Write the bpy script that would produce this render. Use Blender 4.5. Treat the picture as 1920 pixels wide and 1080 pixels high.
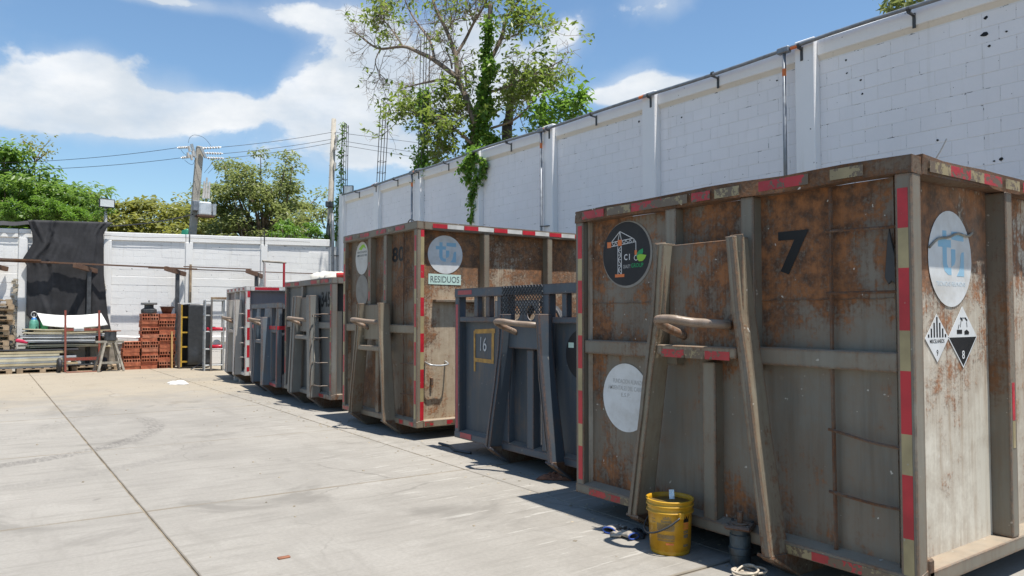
import bpy, bmesh, math, random
import numpy as np
from mathutils import Vector, Matrix, noise as mnoise
random.seed(11)
rng = np.random.default_rng(5)
scene = bpy.context.scene
for o in list(bpy.data.objects):
    bpy.data.objects.remove(o)
col = scene.collection
R = math.radians

# ------------------------------------------------------------------ camera
CAM_H, YAW, PITCH, FPX = 1.6, R(35.26), R(2.026), 1411.37     # focal length in pixels of a 1920 wide picture
cd = bpy.data.cameras.new('camera'); cam = bpy.data.objects.new('camera', cd); col.objects.link(cam)
cam.location = (0, 0, CAM_H); cam.rotation_euler = (math.pi/2 + PITCH, 0, -YAW)
cd.sensor_width = 36; cd.lens = FPX/1920*36; cd.clip_start = 0.05; cd.clip_end = 3000
scene.camera = cam
scene.view_settings.view_transform = 'Standard'; scene.view_settings.look = 'None'
scene.view_settings.gamma = 1; scene.view_settings.exposure = 0.60

# pixel -> place, by the plane (ground, wall) that the pixel lies on
_f = Vector((math.sin(YAW)*math.cos(PITCH), math.cos(YAW)*math.cos(PITCH), math.sin(PITCH)))
_r = Vector((math.cos(YAW), -math.sin(YAW), 0)); _u = _r.cross(_f)
CAM = Vector((0, 0, CAM_H))
def ray(x, y): return _f + _r*((x-960)/FPX) - _u*((y-540)/FPX)
def at_z(x, y, z=0.0): d = ray(x, y); return CAM + d*((z-CAM_H)/d.z)
def at_x(x, y, X): d = ray(x, y); return CAM + d*(X/d.x)
def at_y(x, y, Y): d = ray(x, y); return CAM + d*(Y/d.y)

# ------------------------------------------------------------------ sky and sun
SUN_DIR = Vector((0.058, -0.262, 1.0)).normalized()           # towards the sun, nearly overhead
sl = bpy.data.lights.new('sun', 'SUN'); sl.energy = 5.0; sl.angle = R(0.53); sl.color = (1.0, 0.955, 0.89)
so = bpy.data.objects.new('sun', sl); col.objects.link(so); so.location = (0, 0, 30)
so.rotation_euler = SUN_DIR.to_track_quat('Z', 'Y').to_euler()
world = bpy.data.worlds.new('World'); scene.world = world; world.use_nodes = True
world.cycles.sampling_method = 'MANUAL'; world.cycles.sample_map_resolution = 512

class NT:
    """small helper for node trees"""
    def __init__(s, tree): s.t = tree; s.n = tree.nodes; s.l = tree.links
    def node(s, typ, **kw):
        n = s.n.new(typ)
        for k, v in kw.items(): setattr(n, k, v)
        return n
    def put(s, sock, v):
        if isinstance(v, bpy.types.NodeSocket): s.l.new(v, sock)
        elif v is not None:
            if isinstance(v, (tuple, list)) and len(v) == 3 and sock.type == 'RGBA': v = (*v, 1)
            sock.default_value = v
    def math(s, op, a, b=None, c=None, clamp=False):
        n = s.node('ShaderNodeMath', operation=op, use_clamp=clamp)
        for i, v in enumerate((a, b, c)):
            if v is not None: s.put(n.inputs[i], v)
        return n.outputs[0]
    def vmath(s, op, a, b=None):
        n = s.node('ShaderNodeVectorMath', operation=op); s.put(n.inputs[0], a)
        if b is not None: s.put(n.inputs[1], b)
        return n.outputs[0]
    def mix(s, fac, a, b, blend='MIX'):
        n = s.node('ShaderNodeMix', data_type='RGBA', blend_type=blend)
        s.put(n.inputs[0], fac); s.put(n.inputs[6], a); s.put(n.inputs[7], b); return n.outputs[2]
    def noise(s, vec, scale, detail=4, rough=.55, dist=0, lac=2.0):
        n = s.node('ShaderNodeTexNoise'); s.put(n.inputs['Vector'], vec); n.inputs['Scale'].default_value = scale
        n.inputs['Detail'].default_value = detail; n.inputs['Roughness'].default_value = rough
        n.inputs['Distortion'].default_value = dist; n.inputs['Lacunarity'].default_value = lac
        return n.outputs[0]
    def step(s, v, a, b, lo=0.0, hi=1.0):
        n = s.node('ShaderNodeMapRange', interpolation_type='SMOOTHSTEP'); s.put(n.inputs[0], v)
        for i, q in enumerate((a, b, lo, hi)): s.put(n.inputs[i+1], q)
        return n.outputs[0]
    def scale(s, vec, sc, loc=(0, 0, 0)):
        n = s.node('ShaderNodeMapping'); s.put(n.inputs[0], vec)
        n.inputs['Scale'].default_value = sc; n.inputs['Location'].default_value = loc; return n.outputs[0]
    def sep(s, v):
        n = s.node('ShaderNodeSeparateXYZ'); s.put(n.inputs[0], v); return n.outputs

def build_world():
    w = NT(world.node_tree); w.n.clear()
    out = w.node('ShaderNodeOutputWorld'); bg = w.node('ShaderNodeBackground'); w.l.new(bg.outputs[0], out.inputs[0])
    sky = w.node('ShaderNodeTexSky', sky_type='NISHITA', sun_disc=False)
    sky.sun_elevation = math.asin(SUN_DIR.z); sky.sun_rotation = math.atan2(SUN_DIR.x, SUN_DIR.y)
    sky.altitude = 0; sky.air_density = 1.15; sky.dust_density = .25; sky.ozone_density = 1.6
    d = w.node('ShaderNodeTexCoord').outputs['Generated']
    d = w.vmath('NORMALIZE', d); x, y, z = w.sep(d)
    az = w.math('ARCTAN2', x, y); el = w.math('ARCSINE', z)
    comb = w.node('ShaderNodeCombineXYZ'); w.put(comb.inputs[0], az); w.put(comb.inputs[1], w.math('MULTIPLY', el, 1.25)); uv = comb.outputs[0]
    # ragged edges come from fractal noise, the places of the larger clouds from soft bumps
    big = w.noise(w.scale(uv, (1, 1, 1), (3.1, .7, 0)), 2.1, 3, .5)
    fine = w.noise(uv, 8.5, 8, .6, .25)
    wisp = w.noise(w.scale(uv, (1, 1.6, 1), (9, 2, 0)), 26, 5, .6)
    def blob(px, py, rx, ry, a):
        v = ray(px, py).normalized(); A = math.atan2(v.x, v.y); E_ = math.asin(v.z)
        q1 = w.math('POWER', w.math('MULTIPLY', w.math('SUBTRACT', az, A), FPX/rx), 2.0)
        q2 = w.math('POWER', w.math('MULTIPLY', w.math('SUBTRACT', el, E_), FPX/ry), 2.0)
        return w.math('MULTIPLY', w.math('EXPONENT', w.math('MULTIPLY', w.math('ADD', q1, q2), -1.0)), a)
    f = w.math('MULTIPLY', w.math('SUBTRACT', big, .60), .5)
    for b in [(165, 130, 55, 42, .50), (110, 165, 75, 40, .40), (30, 200, 120, 40, .52), (200, 195, 120, 44, .50), (340, 205, 95, 32, .48), (440, 208, 75, 26, .46),
              (600, 170, 80, 48, .5), (700, 190, 110, 80, .55), (580, 35, 130, 26, .42), (690, 70, 80, 50, .42), (480, 130, 60, 60, -.15), (290, -2, 110, 12, .5),
              (870, 120, 130, 100, .6), (980, 150, 60, 50, .45), (1070, 60, 44, 34, .40), (1040, 90, 50, 30, .30), (1242, 8, 80, 34, .50), (1205, 150, 55, 46, .44), (1180, 172, 50, 24, .3),
              (1300, 152, 60, 16, .45), (1125, 182, 40, 18, .42), (700, 290, 170, 50, .42), (240, 245, 150, 20, .25), (330, 75, 140, 40, -.3), (1420, 60, 120, 90, -.4)]:
        f = w.math('ADD', f, blob(*b))
    e = w.math('ADD', f, w.math('MULTIPLY', w.math('SUBTRACT', fine, .5), .85))
    e = w.math('ADD', e, w.math('MULTIPLY', w.math('SUBTRACT', wisp, .5), .22))
    body = w.noise(w.scale(uv, (1, 1.3, 1), (2, 5, 0)), 11, 6, .6)
    pv = w.node('ShaderNodeTexVoronoi', feature='SMOOTH_F1'); pv.inputs['Scale'].default_value = 15; pv.inputs['Smoothness'].default_value = .5
    cw = w.node('ShaderNodeTexNoise'); w.put(cw.inputs['Vector'], uv); cw.inputs['Scale'].default_value = 30; cw.inputs['Detail'].default_value = 4
    w.put(pv.inputs['Vector'], w.vmath('ADD', uv, w.vmath('MULTIPLY', cw.outputs['Color'], (.06, .06, 0))))
    e = w.math('ADD', e, w.math('MULTIPLY', w.math('SUBTRACT', .42, pv.outputs['Distance']), .42))
    mask = w.math('MULTIPLY', w.step(e, .13, .34), w.step(body, .25, .65, .80, 1.0))
    thin = w.step(w.math('ADD', f, w.math('MULTIPLY', w.math('SUBTRACT', fine, .5), .7)), -.05, .5, 0, .45)
    mask = w.math('MAXIMUM', mask, thin)
    mask = w.math('MULTIPLY', mask, w.step(z, -.02, .06))
    shade = w.step(w.noise(w.scale(uv, (1, 1.5, 1), (0, .06, 0)), 5.0, 7, .55), .36, .68)
    ccol = w.mix(shade, (5.0, 5.55, 6.15), (7.3, 7.45, 7.6))
    skyc = w.mix(1.0, sky.outputs[0], (.92, 1.06, 1.14), 'MULTIPLY')
    w.put(bg.inputs[0], w.mix(mask, skyc, ccol)); bg.inputs[1].default_value = 0.088
build_world()

# ------------------------------------------------------------------ materials
def new_mat(name):
    m = bpy.data.materials.new(name); m.use_nodes = True; t = NT(m.node_tree)
    return m, t, t.n['Principled BSDF']
def bump(t, p, h, strength=.3, dist=.01):
    b = t.node('ShaderNodeBump'); b.inputs['Strength'].default_value = strength; b.inputs['Distance'].default_value = dist
    t.put(b.inputs['Height'], h); t.l.new(b.outputs[0], p.inputs['Normal'])
def objco(t): return t.node('ShaderNodeTexCoord').outputs['Object']
def worldco(t): return t.node('ShaderNodeNewGeometry').outputs['Position']

def plain(name, c, rough=.6, var=.25, scale=8, metal=0, c2=None, bmp=.15, fine=40):
    m, t, p = new_mat(name); co = objco(t)
    n = t.noise(co, scale, 6, .6)
    a = tuple(v*(1-var) for v in c); b = c2 or tuple(min(1, v*(1+var)) for v in c)
    t.put(p.inputs['Base Color'], t.mix(t.step(n, .3, .7), a, b))
    t.put(p.inputs['Roughness'], t.step(n, .25, .75, max(.05, rough-.12), min(1, rough+.12))); p.inputs['Metallic'].default_value = metal
    if bmp: bump(t, p, t.noise(co, fine, 5, .6), bmp, .004)
    return m

def steel(name, c, rust=.5, seed=0, c2=None, dirt=(.10, .075, .05), streak=.6, rough=.55, scuff=.5, orange=.5, top=None, edge=.8, dust=.5):
    """weathered painted steel: paint with run-down dirt, rust patches with ragged edges, pale scuffs"""
    m, t, p = new_mat(name); co = t.scale(objco(t), (1, 1, 1), (seed*3.7, seed*1.3, seed*2.1))
    n1 = t.noise(co, 1.15, 5, .6, .4); n2 = t.noise(co, 9, 8, .7); n3 = t.noise(co, 48, 4, .6)
    st = t.noise(t.scale(co, (7, 7, .55)), 2.2, 6, .62); st2 = t.noise(t.scale(co, (26, 26, 1.1)), 2.0, 4, .6)
    cl = t.noise(co, .8, 3, .5)
    paint = t.mix(t.step(cl, .3, .7), c, c2 or tuple(v*.78 for v in c))
    paint = t.mix(t.step(st, .45, .75, 0, streak), paint, dirt)
    paint = t.mix(t.step(n2, .62, .72, 0, .35), paint, tuple(min(1, v*1.5) for v in c))
    e = t.math('ADD', t.math('MULTIPLY', n1, .62), t.math('ADD', t.math('MULTIPLY', n2, .26), t.math('MULTIPLY', st2, .14)))
    e = t.math('ADD', e, t.math('MULTIPLY', t.math('SUBTRACT', n3, .5), .10))
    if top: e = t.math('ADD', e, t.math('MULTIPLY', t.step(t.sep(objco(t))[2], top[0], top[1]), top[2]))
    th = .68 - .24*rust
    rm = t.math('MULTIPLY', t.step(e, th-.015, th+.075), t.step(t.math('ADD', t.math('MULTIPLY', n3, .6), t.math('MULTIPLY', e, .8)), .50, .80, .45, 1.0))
    rc = t.mix(t.step(n2, .35, .66), (.055, .026, .014), (.27, .105, .034) if orange > .7 else ((.19, .085, .034) if orange > .4 else (.12, .055, .026)))
    rc = t.mix(t.step(st2, .5, .75, 0, .5), rc, (.10, .045, .02))
    colr = t.mix(t.math('MULTIPLY', rm, .93), paint, rc)
    halo = t.math('SUBTRACT', t.step(e, th-.12, th), rm, clamp=True)
    colr = t.mix(t.math('MULTIPLY', halo, .3), colr, (.17, .10, .05))
    geo = t.node('ShaderNodeNewGeometry')
    if edge:
        bv = t.node('ShaderNodeBevel', samples=3); bv.inputs[0].default_value = .032
        dn = t.node('ShaderNodeVectorMath', operation='DOT_PRODUCT'); t.put(dn.inputs[0], bv.outputs[0]); t.put(dn.inputs[1], geo.outputs['True Normal'])
        em = t.math('MULTIPLY', t.step(dn.outputs['Value'], .99, .88), t.step(t.math('ADD', t.math('MULTIPLY', n2, .7), t.math('MULTIPLY', cl, .3)), .30, .50, 0, edge))
        colr = t.mix(em, colr, t.mix(t.step(n3, .35, .65), (.04, .019, .012), (.17, .07, .026)))
    nz = t.sep(geo.outputs['True Normal'])[2]
    colr = t.mix(t.math('MULTIPLY', t.step(nz, .55, .95), t.step(n2, .25, .6, dust*.5, dust)), colr, (.40, .32, .235))
    sp = t.noise(t.scale(co, (1, 1, 1), (5, 5, 5)), 21, 2, .5)
    blk = t.noise(t.scale(co, (1, 1, .35), (8, 1, 6)), 1.7, 5, .62)
    colr = t.mix(t.step(blk, .52, .74, 0, .38), colr, tuple(v*.38 for v in c))
    colr = t.mix(t.step(sp, .735, .76, 0, scuff), colr, (.55, .52, .46))
    sc = t.noise(t.scale(co, (2, 2, 14), (1, 8, 3)), 3.5, 5, .7)
    colr = t.mix(t.step(sc, .70, .74, 0, scuff*.45), colr, (.36, .33, .28))
    t.put(p.inputs['Base Color'], colr)
    t.put(p.inputs['Roughness'], t.mix(rm, (rough,)*3, (.92,)*3))
    h = t.math('ADD', t.math('MULTIPLY', rm, t.math('ADD', n3, .4)), t.math('MULTIPLY', n2, .5))
    bump(t, p, h, .35, .006)
    return m

def tape(name, c, worn=.3, under=(.30, .28, .23)):
    m, t, p = new_mat(name); co = worldco(t)
    n = t.math('ADD', t.math('MULTIPLY', t.noise(co, 9, 6, .7), .7), t.math('MULTIPLY', t.noise(co, 38, 3, .6), .3))
    k = t.step(n, .68-.26*worn, .70-.26*worn)
    base = t.mix(t.step(t.noise(co, 5, 4), .35, .7), c, tuple(v*.7 for v in c))
    t.put(p.inputs['Base Color'], t.mix(k, base, under)); p.inputs['Roughness'].default_value = .38
    bump(t, p, n, .2, .003); return m

M = {}
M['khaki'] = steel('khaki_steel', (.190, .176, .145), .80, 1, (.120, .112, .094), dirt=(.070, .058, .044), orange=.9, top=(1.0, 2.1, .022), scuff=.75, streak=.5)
M['khaki_rust_shade'] = steel('khaki_steel_rust_shade', (.60, .555, .465), .60, 9, (.49, .45, .37), dirt=(.26, .16, .085), orange=.9, top=(1.55, 2.15, .13))  # rust gathers up high; the same browning paints in the rail's shade
M['khaki_frame'] = steel('khaki_frame_steel', (.20, .184, .148), .44, 4, (.15, .138, .11), streak=.4, edge=.9)
M['khaki_light'] = steel('khaki_front_frame', (.27, .24, .18), .62, 6, (.21, .187, .14), streak=.4, edge=1, scuff=.8)
M['rail_rusty'] = steel('rusted_rail_steel', (.15, .12, .085), 1.12, 2, (.10, .075, .05), scuff=.9, orange=.5, edge=1)
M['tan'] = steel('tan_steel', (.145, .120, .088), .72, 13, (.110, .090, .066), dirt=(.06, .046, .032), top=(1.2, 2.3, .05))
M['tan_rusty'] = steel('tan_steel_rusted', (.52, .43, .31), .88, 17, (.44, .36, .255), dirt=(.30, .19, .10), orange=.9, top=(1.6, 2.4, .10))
M['tan_frame'] = steel('tan_frame_steel', (.215, .185, .135), .45, 21, (.175, .15, .112), streak=.4)
M['bluegrey'] = steel('blue_grey_steel', (.045, .060, .078), .12, 3, (.048, .060, .075), dirt=(.12, .105, .08), streak=.42, scuff=.25)
M['bluegrey_frame'] = steel('blue_grey_frame', (.055, .073, .095), .14, 8, (.055, .072, .092), dirt=(.10, .095, .085), streak=.3, scuff=.25)
M['slate'] = steel('slate_blue_steel', (.105, .140, .175), .22, 31, (.085, .11, .135), dirt=(.15, .13, .1), scuff=.35)
M['grey'] = steel('grey_steel', (.115, .118, .115), .18, 41, (.09, .094, .093), dirt=(.17, .15, .12), streak=.45, scuff=.5)
M['grey_frame'] = steel('grey_frame_steel', (.20, .20, .185), .30, 44, (.15, .15, .14), streak=.35)
M['pale'] = steel('pale_grey_steel', (.42, .40, .37), .08, 51, (.36, .34, .31), dirt=(.28, .24, .19), streak=.3, scuff=.1)
M['mauve'] = steel('mauve_grey_steel', (.205, .18, .185), .04, 55, (.185, .165, .17), streak=.2, scuff=.1)
M['whitepaint'] = steel('white_painted_steel', (.62, .60, .57), .10, 58, (.55, .53, .5), streak=.25, scuff=.1)
M['hookbar'] = steel('worn_bar_steel', (.24, .19, .15), .8, 61, (.17, .13, .1), rough=.42)
M['skid'] = steel('rusty_skid_steel', (.13, .11, .09), .85, 66, orange=.2)
M['red'] = tape('red_reflective_tape', (.48, .018, .03), .12)
M['cream'] = tape('cream_reflective_tape', (.36, .29, .15), .12)
M['white_tape'] = tape('white_reflective_tape', (.62, .60, .56), .2)
M['red_worn'] = tape('worn_red_tape', (.40, .022, .03), .62, (.115, .080, .052))
M['cream_worn'] = tape('worn_cream_tape', (.30, .24, .13), .78, (.125, .09, .06))
M['red_on_grey'] = tape('faded_red_tape', (.34, .035, .05), .34, (.10, .11, .12))
M['orange_tape'] = plain('orange_masking_tape', (.36, .20, .045), .6, .3, 14)

def sticker_mat(name, c, worn=.3, dirt=(.33, .30, .25)):
    m, t, p = new_mat(name); co = objco(t)
    n = t.noise(co, 5, 7, .65); n2 = t.noise(co, 60, 3, .6)
    cc = t.mix(t.step(n, .35, .8, 0, worn), c, dirt)
    cc = t.mix(t.step(n2, .72, .76, 0, worn), cc, tuple(v*.45 for v in dirt))
    t.put(p.inputs['Base Color'], cc); p.inputs['Roughness'].default_value = .55; p.inputs['Specular IOR Level'].default_value = .3; return m
M['st_white'] = sticker_mat('white_sticker', (.62, .63, .63), .55)
M['st_pale'] = sticker_mat('faded_sticker', (.50, .49, .46), .6)
M['st_ghost'] = sticker_mat('weathered_sticker', (.24, .225, .2), .8, (.15, .13, .11))
M['st_black'] = sticker_mat('black_sticker', (.018, .018, .021), .12, (.10, .09, .08))
M['st_mint'] = sticker_mat('mint_sign', (.50, .66, .58), .2)
M['ink_blue'] = sticker_mat('pale_blue_print', (.24, .44, .58), .25, (.5, .55, .58))
M['ink_blue_faint'] = sticker_mat('faint_blue_print', (.45, .54, .60), .3, (.55, .56, .57))
M['ink_black'] = sticker_mat('black_print', (.009, .009, .010), .10, (.07, .06, .05))
M['ink_grey'] = sticker_mat('grey_print', (.36, .36, .35), .4, (.5, .5, .48))
M['ink_dark'] = sticker_mat('dark_grey_print', (.10, .12, .12), .2, (.3, .3, .3))
M['ink_white'] = sticker_mat('white_print', (.62, .62, .62), .2)
M['ink_orange'] = sticker_mat('orange_print', (.62, .17, .05), .1)
M['ink_green'] = sticker_mat('green_print', (.02, .28, .10), .1, (.05, .2, .1))
M['ink_lime'] = sticker_mat('lime_print', (.26, .48, .05), .1, (.2, .35, .05))
M['chalk'] = sticker_mat('white_chalk', (.50, .52, .54), .9, (.12, .14, .17))

def concrete():
    m, t, p = new_mat('yard_concrete'); P_ = worldco(t); x, y, z = t.sep(P_)
    oi = t.node('ShaderNodeObjectInfo').outputs['Random']
    big = t.noise(P_, .32, 5, .6, .6); mid = t.noise(P_, 1.6, 6, .65, .5); fine = t.noise(P_, 34, 5, .65); grit = t.noise(P_, 170, 3, .6)
    brush = t.noise(t.scale(P_, (1.0, 9, 1)), 1.3, 6, .62, .3); brush2 = t.noise(t.scale(P_, (3.2, .45, 1)), 1.1, 6, .65, .4)
    c = t.mix(t.step(big, .3, .7), (0.263, 0.244, 0.212), (0.323, 0.300, 0.262))
    c = t.mix(t.step(mid, .42, .72, 0, .55), c, (0.349, 0.329, 0.292))
    c = t.mix(t.step(brush, .48, .72, 0, .55), c, (0.200, 0.184, 0.157))
    c = t.mix(t.step(brush2, .52, .74, 0, .5), c, (0.216, 0.199, 0.171))
    c = t.mix(t.step(oi, 0, 1, 0, .16), c, (0.197, 0.187, 0.171))
    c = t.mix(t.step(t.noise(t.scale(P_, (1, 1, 1), (4, 4, 0)), .9, 8, .7), .60, .72, 0, .5), c, (0.394, 0.371, 0.334))
    # oil and damp stains
    st = t.noise(t.scale(P_, (1, 1, 1), (7.3, 2.2, 0)), .75, 5, .62, .8)
    c = t.mix(t.step(st, .57, .70, 0, .5), c, (0.134, 0.123, 0.105))
    c = t.mix(t.step(t.noise(t.scale(P_, (1, 1, 1), (1.3, 8.2, 0)), 3.1, 3, .5), .70, .78, 0, .5), c, (0.111, 0.100, 0.088))
    # pale scrape marks where containers are dragged on and off
    scr = t.noise(t.scale(P_, (1.2, 11, 1), (2, 0, 0)), 1.5, 5, .6)
    lane = t.math('MULTIPLY', t.step(x, 2.6, 3.4), t.step(x, 4.9, 4.3))
    c = t.mix(t.math('MULTIPLY', t.step(scr, .58, .66), t.math('MULTIPLY', lane, .6)), c, (0.440, 0.419, 0.374))
    # sandy soil carried in at the far end of the yard
    c = t.mix(t.math('MULTIPLY', t.step(t.math('ADD', y, t.math('MULTIPLY', mid, 7)), 16.5, 22.5), .62), c, (0.363, 0.299, 0.205))
    # tyre marks: dark rubber arcs
    def arc(cx, cy, r, wd, amt, lo, ax0, ax1, cc):
        dx = t.math('SUBTRACT', x, cx); dy = t.math('SUBTRACT', y, cy)
        rr = t.math('SQRT', t.math('ADD', t.math('POWER', dx, 2.0), t.math('POWER', dy, 2.0)))
        k = t.step(t.math('ABSOLUTE', t.math('SUBTRACT', rr, r)), wd, wd*.55)
        rib = t.noise(t.scale(P_, (14, 3, 1)), 2.0, 4, .7)
        k = t.math('MULTIPLY', k, t.step(t.math('ADD', t.math('MULTIPLY', rib, .6), t.math('MULTIPLY', mid, .4)), lo, lo+.22, 0, amt))
        ang = t.math('ARCTAN2', dy, dx)
        k = t.math('MULTIPLY', k, t.math('MULTIPLY', t.step(ang, ax0, ax0+.35), t.step(ang, ax1, ax1-.35)))
        return t.mix(k, c, cc)
    c = arc(-.67, 12.34, 2.8, .17, .62, .40, -1.9, .35, (0.080, 0.072, 0.066))
    c = arc(-6.55, 16.63, 8.43, .2, .45, .42, -.75, .1, (0.118, 0.111, 0.100))
    c = arc(-.18, 11.29, 2.86, .15, .4, .40, -1.75, -.2, (0.150, 0.138, 0.125))
    c = arc(3.0, 15.5, 4.6, .16, .35, .42, -3.1, -1.7, (0.157, 0.146, 0.132))
    # sand and grime packed along the joints
    jn = t.noise(P_, 3.3, 5, .6); yy = t.math('ADD', y, t.math('MULTIPLY', t.math('SUBTRACT', x, 1.1), .025))
    jm = None
    for src, js, wd in ((yy, (3.3, 6.76, 10.1, 13.6), .034), (x, (1.132, 4.13), .022)):
        for q in js:
            k = t.step(t.math('ABSOLUTE', t.math('SUBTRACT', src, q)), wd, wd*.3)
            jm = k if jm is None else t.math('MAXIMUM', jm, k)
    c = t.mix(t.math('MULTIPLY', jm, t.step(jn, .32, .62, .25, .85)), c, (0.196, 0.159, 0.110))
    vo = t.node('ShaderNodeTexVoronoi', feature='DISTANCE_TO_EDGE'); vo.inputs['Scale'].default_value = .42
    wob = t.node('ShaderNodeTexNoise'); t.put(wob.inputs['Vector'], P_); wob.inputs['Scale'].default_value = 2.2; wob.inputs['Detail'].default_value = 6
    t.put(vo.inputs['Vector'], t.vmath('ADD', P_, t.vmath('MULTIPLY', t.vmath('SUBTRACT', wob.outputs['Color'], (.5, .5, .5)), (.55, .55, 0))))
    ck = t.math('MULTIPLY', t.step(vo.outputs['Distance'], .0065, .001), t.step(t.noise(t.scale(P_, (1, 1, 1), (3, 9, 0)), .45, 3, .5), .50, .60))
    c = t.mix(t.math('MULTIPLY', ck, .45), c, (0.112, 0.101, 0.084))
    wet = t.noise(t.scale(P_, (.6, 1.2, 1), (6, 3, 0)), .55, 6, .6, .5)
    c = t.mix(t.step(wet, .50, .66, 0, .38), c, (0.207, 0.193, 0.168))
    c = t.mix(t.step(fine, .3, .7, 0, .28), c, (0.172, 0.161, 0.140))
    c = t.mix(t.step(grit, .62, .72, 0, .5), c, (0.127, 0.114, 0.103))
    t.put(p.inputs['Base Color'], c); t.put(p.inputs['Roughness'], t.step(mid, .3, .7, .72, .9)); p.inputs['Specular IOR Level'].default_value = .3
    bump(t, p, t.math('ADD', t.math('MULTIPLY', fine, .6), t.math('ADD', t.math('MULTIPLY', grit, .35), brush)), .28, .006)
    return m
M['concrete'] = concrete()
M['joint'] = plain('joint_sand', (.20, .165, .115), .95, .5, 3)
M['soil'] = plain('soil', (.20, .16, .11), .95, .4, 1.5)

def wall_paint(name, c, joints=False, stain=.4):
    m, t, p = new_mat(name); P_ = worldco(t); x, y, z = t.sep(P_)
    n = t.noise(P_, .7, 6, .6); f = t.noise(P_, 26, 5, .65); run = t.noise(t.scale(P_, (5, 5, .35)), 2.0, 6, .65)
    oi = t.node('ShaderNodeObjectInfo').outputs['Random']
    cc = t.mix(t.step(n, .3, .7), c, tuple(v*.93 for v in c))
    cc = t.mix(t.step(oi, 0, 1, 0, .22), cc, tuple(v*.86 for v in c))
    cc = t.mix(t.step(run, .55, .78, 0, stain), cc, (.50, .47, .41))
    cc = t.mix(t.step(t.noise(t.scale(P_, (2.3, 2.3, 2.6)), 6.0, 2, .5), .745, .757, 0, .8), cc, (.06, .055, .05))
    if joints:
        d = t.noise(t.scale(P_, (3.2, 3.2, 11)), 1.7, 4, .7)
        cc = t.mix(t.step(d, .60, .64, 0, .8), cc, (.05, .045, .04))
    t.put(p.inputs['Base Color'], cc); p.inputs['Roughness'].default_value = .85; p.inputs['Specular IOR Level'].default_value = .25
    bump(t, p, t.math('ADD', f, t.math('MULTIPLY', t.noise(P_, 7, 4, .6), 1.2)), .35, .008)
    return m
M['wall'] = wall_paint('white_wall_paint', (.83, .815, .82), stain=.22)
M['wall_joint'] = wall_paint('painted_mortar', (.77, .76, .75), True)
M['wall_trim'] = wall_paint('white_trim_paint', (.84, .83, .82), stain=.25)
M['wall_stain'] = wall_paint('stained_ledge_paint', (.74, .70, .63), stain=.5)
M['wall_old'] = wall_paint('worn_white_paint', (.76, .755, .735), stain=.5)

def leafmat(name, a, b, trans=.35, dark=None):
    m, t, p = new_mat(name); g = t.node('ShaderNodeNewGeometry'); rnd = g.outputs['Random Per Island']
    n = t.noise(objco(t), .9, 3, .5)
    k = t.math('ADD', t.math('MULTIPLY', rnd, .6), t.math('MULTIPLY', t.step(n, .3, .7), .4))
    c = t.mix(k, a, b); t.put(p.inputs['Base Color'], c); p.inputs['Roughness'].default_value = .42
    tr = t.node('ShaderNodeBsdfTranslucent'); t.put(tr.inputs[0], t.mix(.5, c, tuple(min(1, v*2.2) for v in b)))
    ms = t.node('ShaderNodeMixShader'); ms.inputs[0].default_value = trans
    t.l.new(p.outputs[0], ms.inputs[1]); t.l.new(tr.outputs[0], ms.inputs[2])
    t.l.new(ms.outputs[0], t.n['Material Output'].inputs[0]); return m
M['leaf'] = leafmat('mid_green_leaf', (.055, .12, .02), (.17, .27, .045), .45)
M['leaf_dark'] = leafmat('deep_green_leaf', (.065, .10, .032), (.235, .265, .085), .5)
M['leaf_yellow'] = leafmat('yellow_green_leaf', (.10, .125, .024), (.25, .25, .055), .45)
M['leaf_vine'] = leafmat('vine_leaf', (.045, .105, .016), (.16, .28, .035), .45)
M['leaf_tree'] = leafmat('broad_tree_leaf', (.05, .095, .018), (.20, .26, .045), .45)
M['bark'] = plain('grey_brown_bark', (.17, .13, .095), .9, .4, 5, bmp=.6, fine=18)
M['bark_dark'] = plain('dark_bark', (.075, .055, .042), .9, .4, 5, bmp=.6, fine=18)
M['twig'] = plain('pale_twig', (.22, .175, .14), .9, .3, 5)
M['conduit'] = plain('galvanised_conduit', (.20, .215, .235), .45, .2, 9, metal=.3)
M['galv'] = plain('galvanised_steel', (.42, .43, .43), .45, .2, 9, metal=.5)
M['rebar'] = plain('rusty_rebar', (.085, .075, .075), .85, .3, 20)
M['pole'] = plain('pole_concrete', (.36, .33, .28), .9, .2, 2.5)
M['black_rubber'] = plain('black_rubber', (.022, .022, .024), .6, .3, 12)
M['black_plastic'] = plain('black_plastic', (.028, .029, .031), .5, .3, 12)
M['dark_steel'] = plain('dark_painted_steel', (.045, .048, .052), .55, .35, 7)
M['brown_steel'] = steel('brown_primer_steel', (.115, .062, .045), .6, 71, (.09, .05, .036))
M['wood'] = plain('weathered_wood', (.32, .235, .15), .85, .35, 6, bmp=.4, fine=26)
M['wood_grey'] = plain('grey_wood', (.27, .245, .20), .85, .35, 6, bmp=.4, fine=26)
M['wood_stake'] = plain('sawn_pine', (.50, .31, .12), .75, .2, 6)
M['glass'] = plain('lamp_glass', (.62, .64, .62), .15, .06, 3, bmp=0)
M['porcelain'] = plain('pale_porcelain', (.50, .47, .43), .35, .15, 12)

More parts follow.
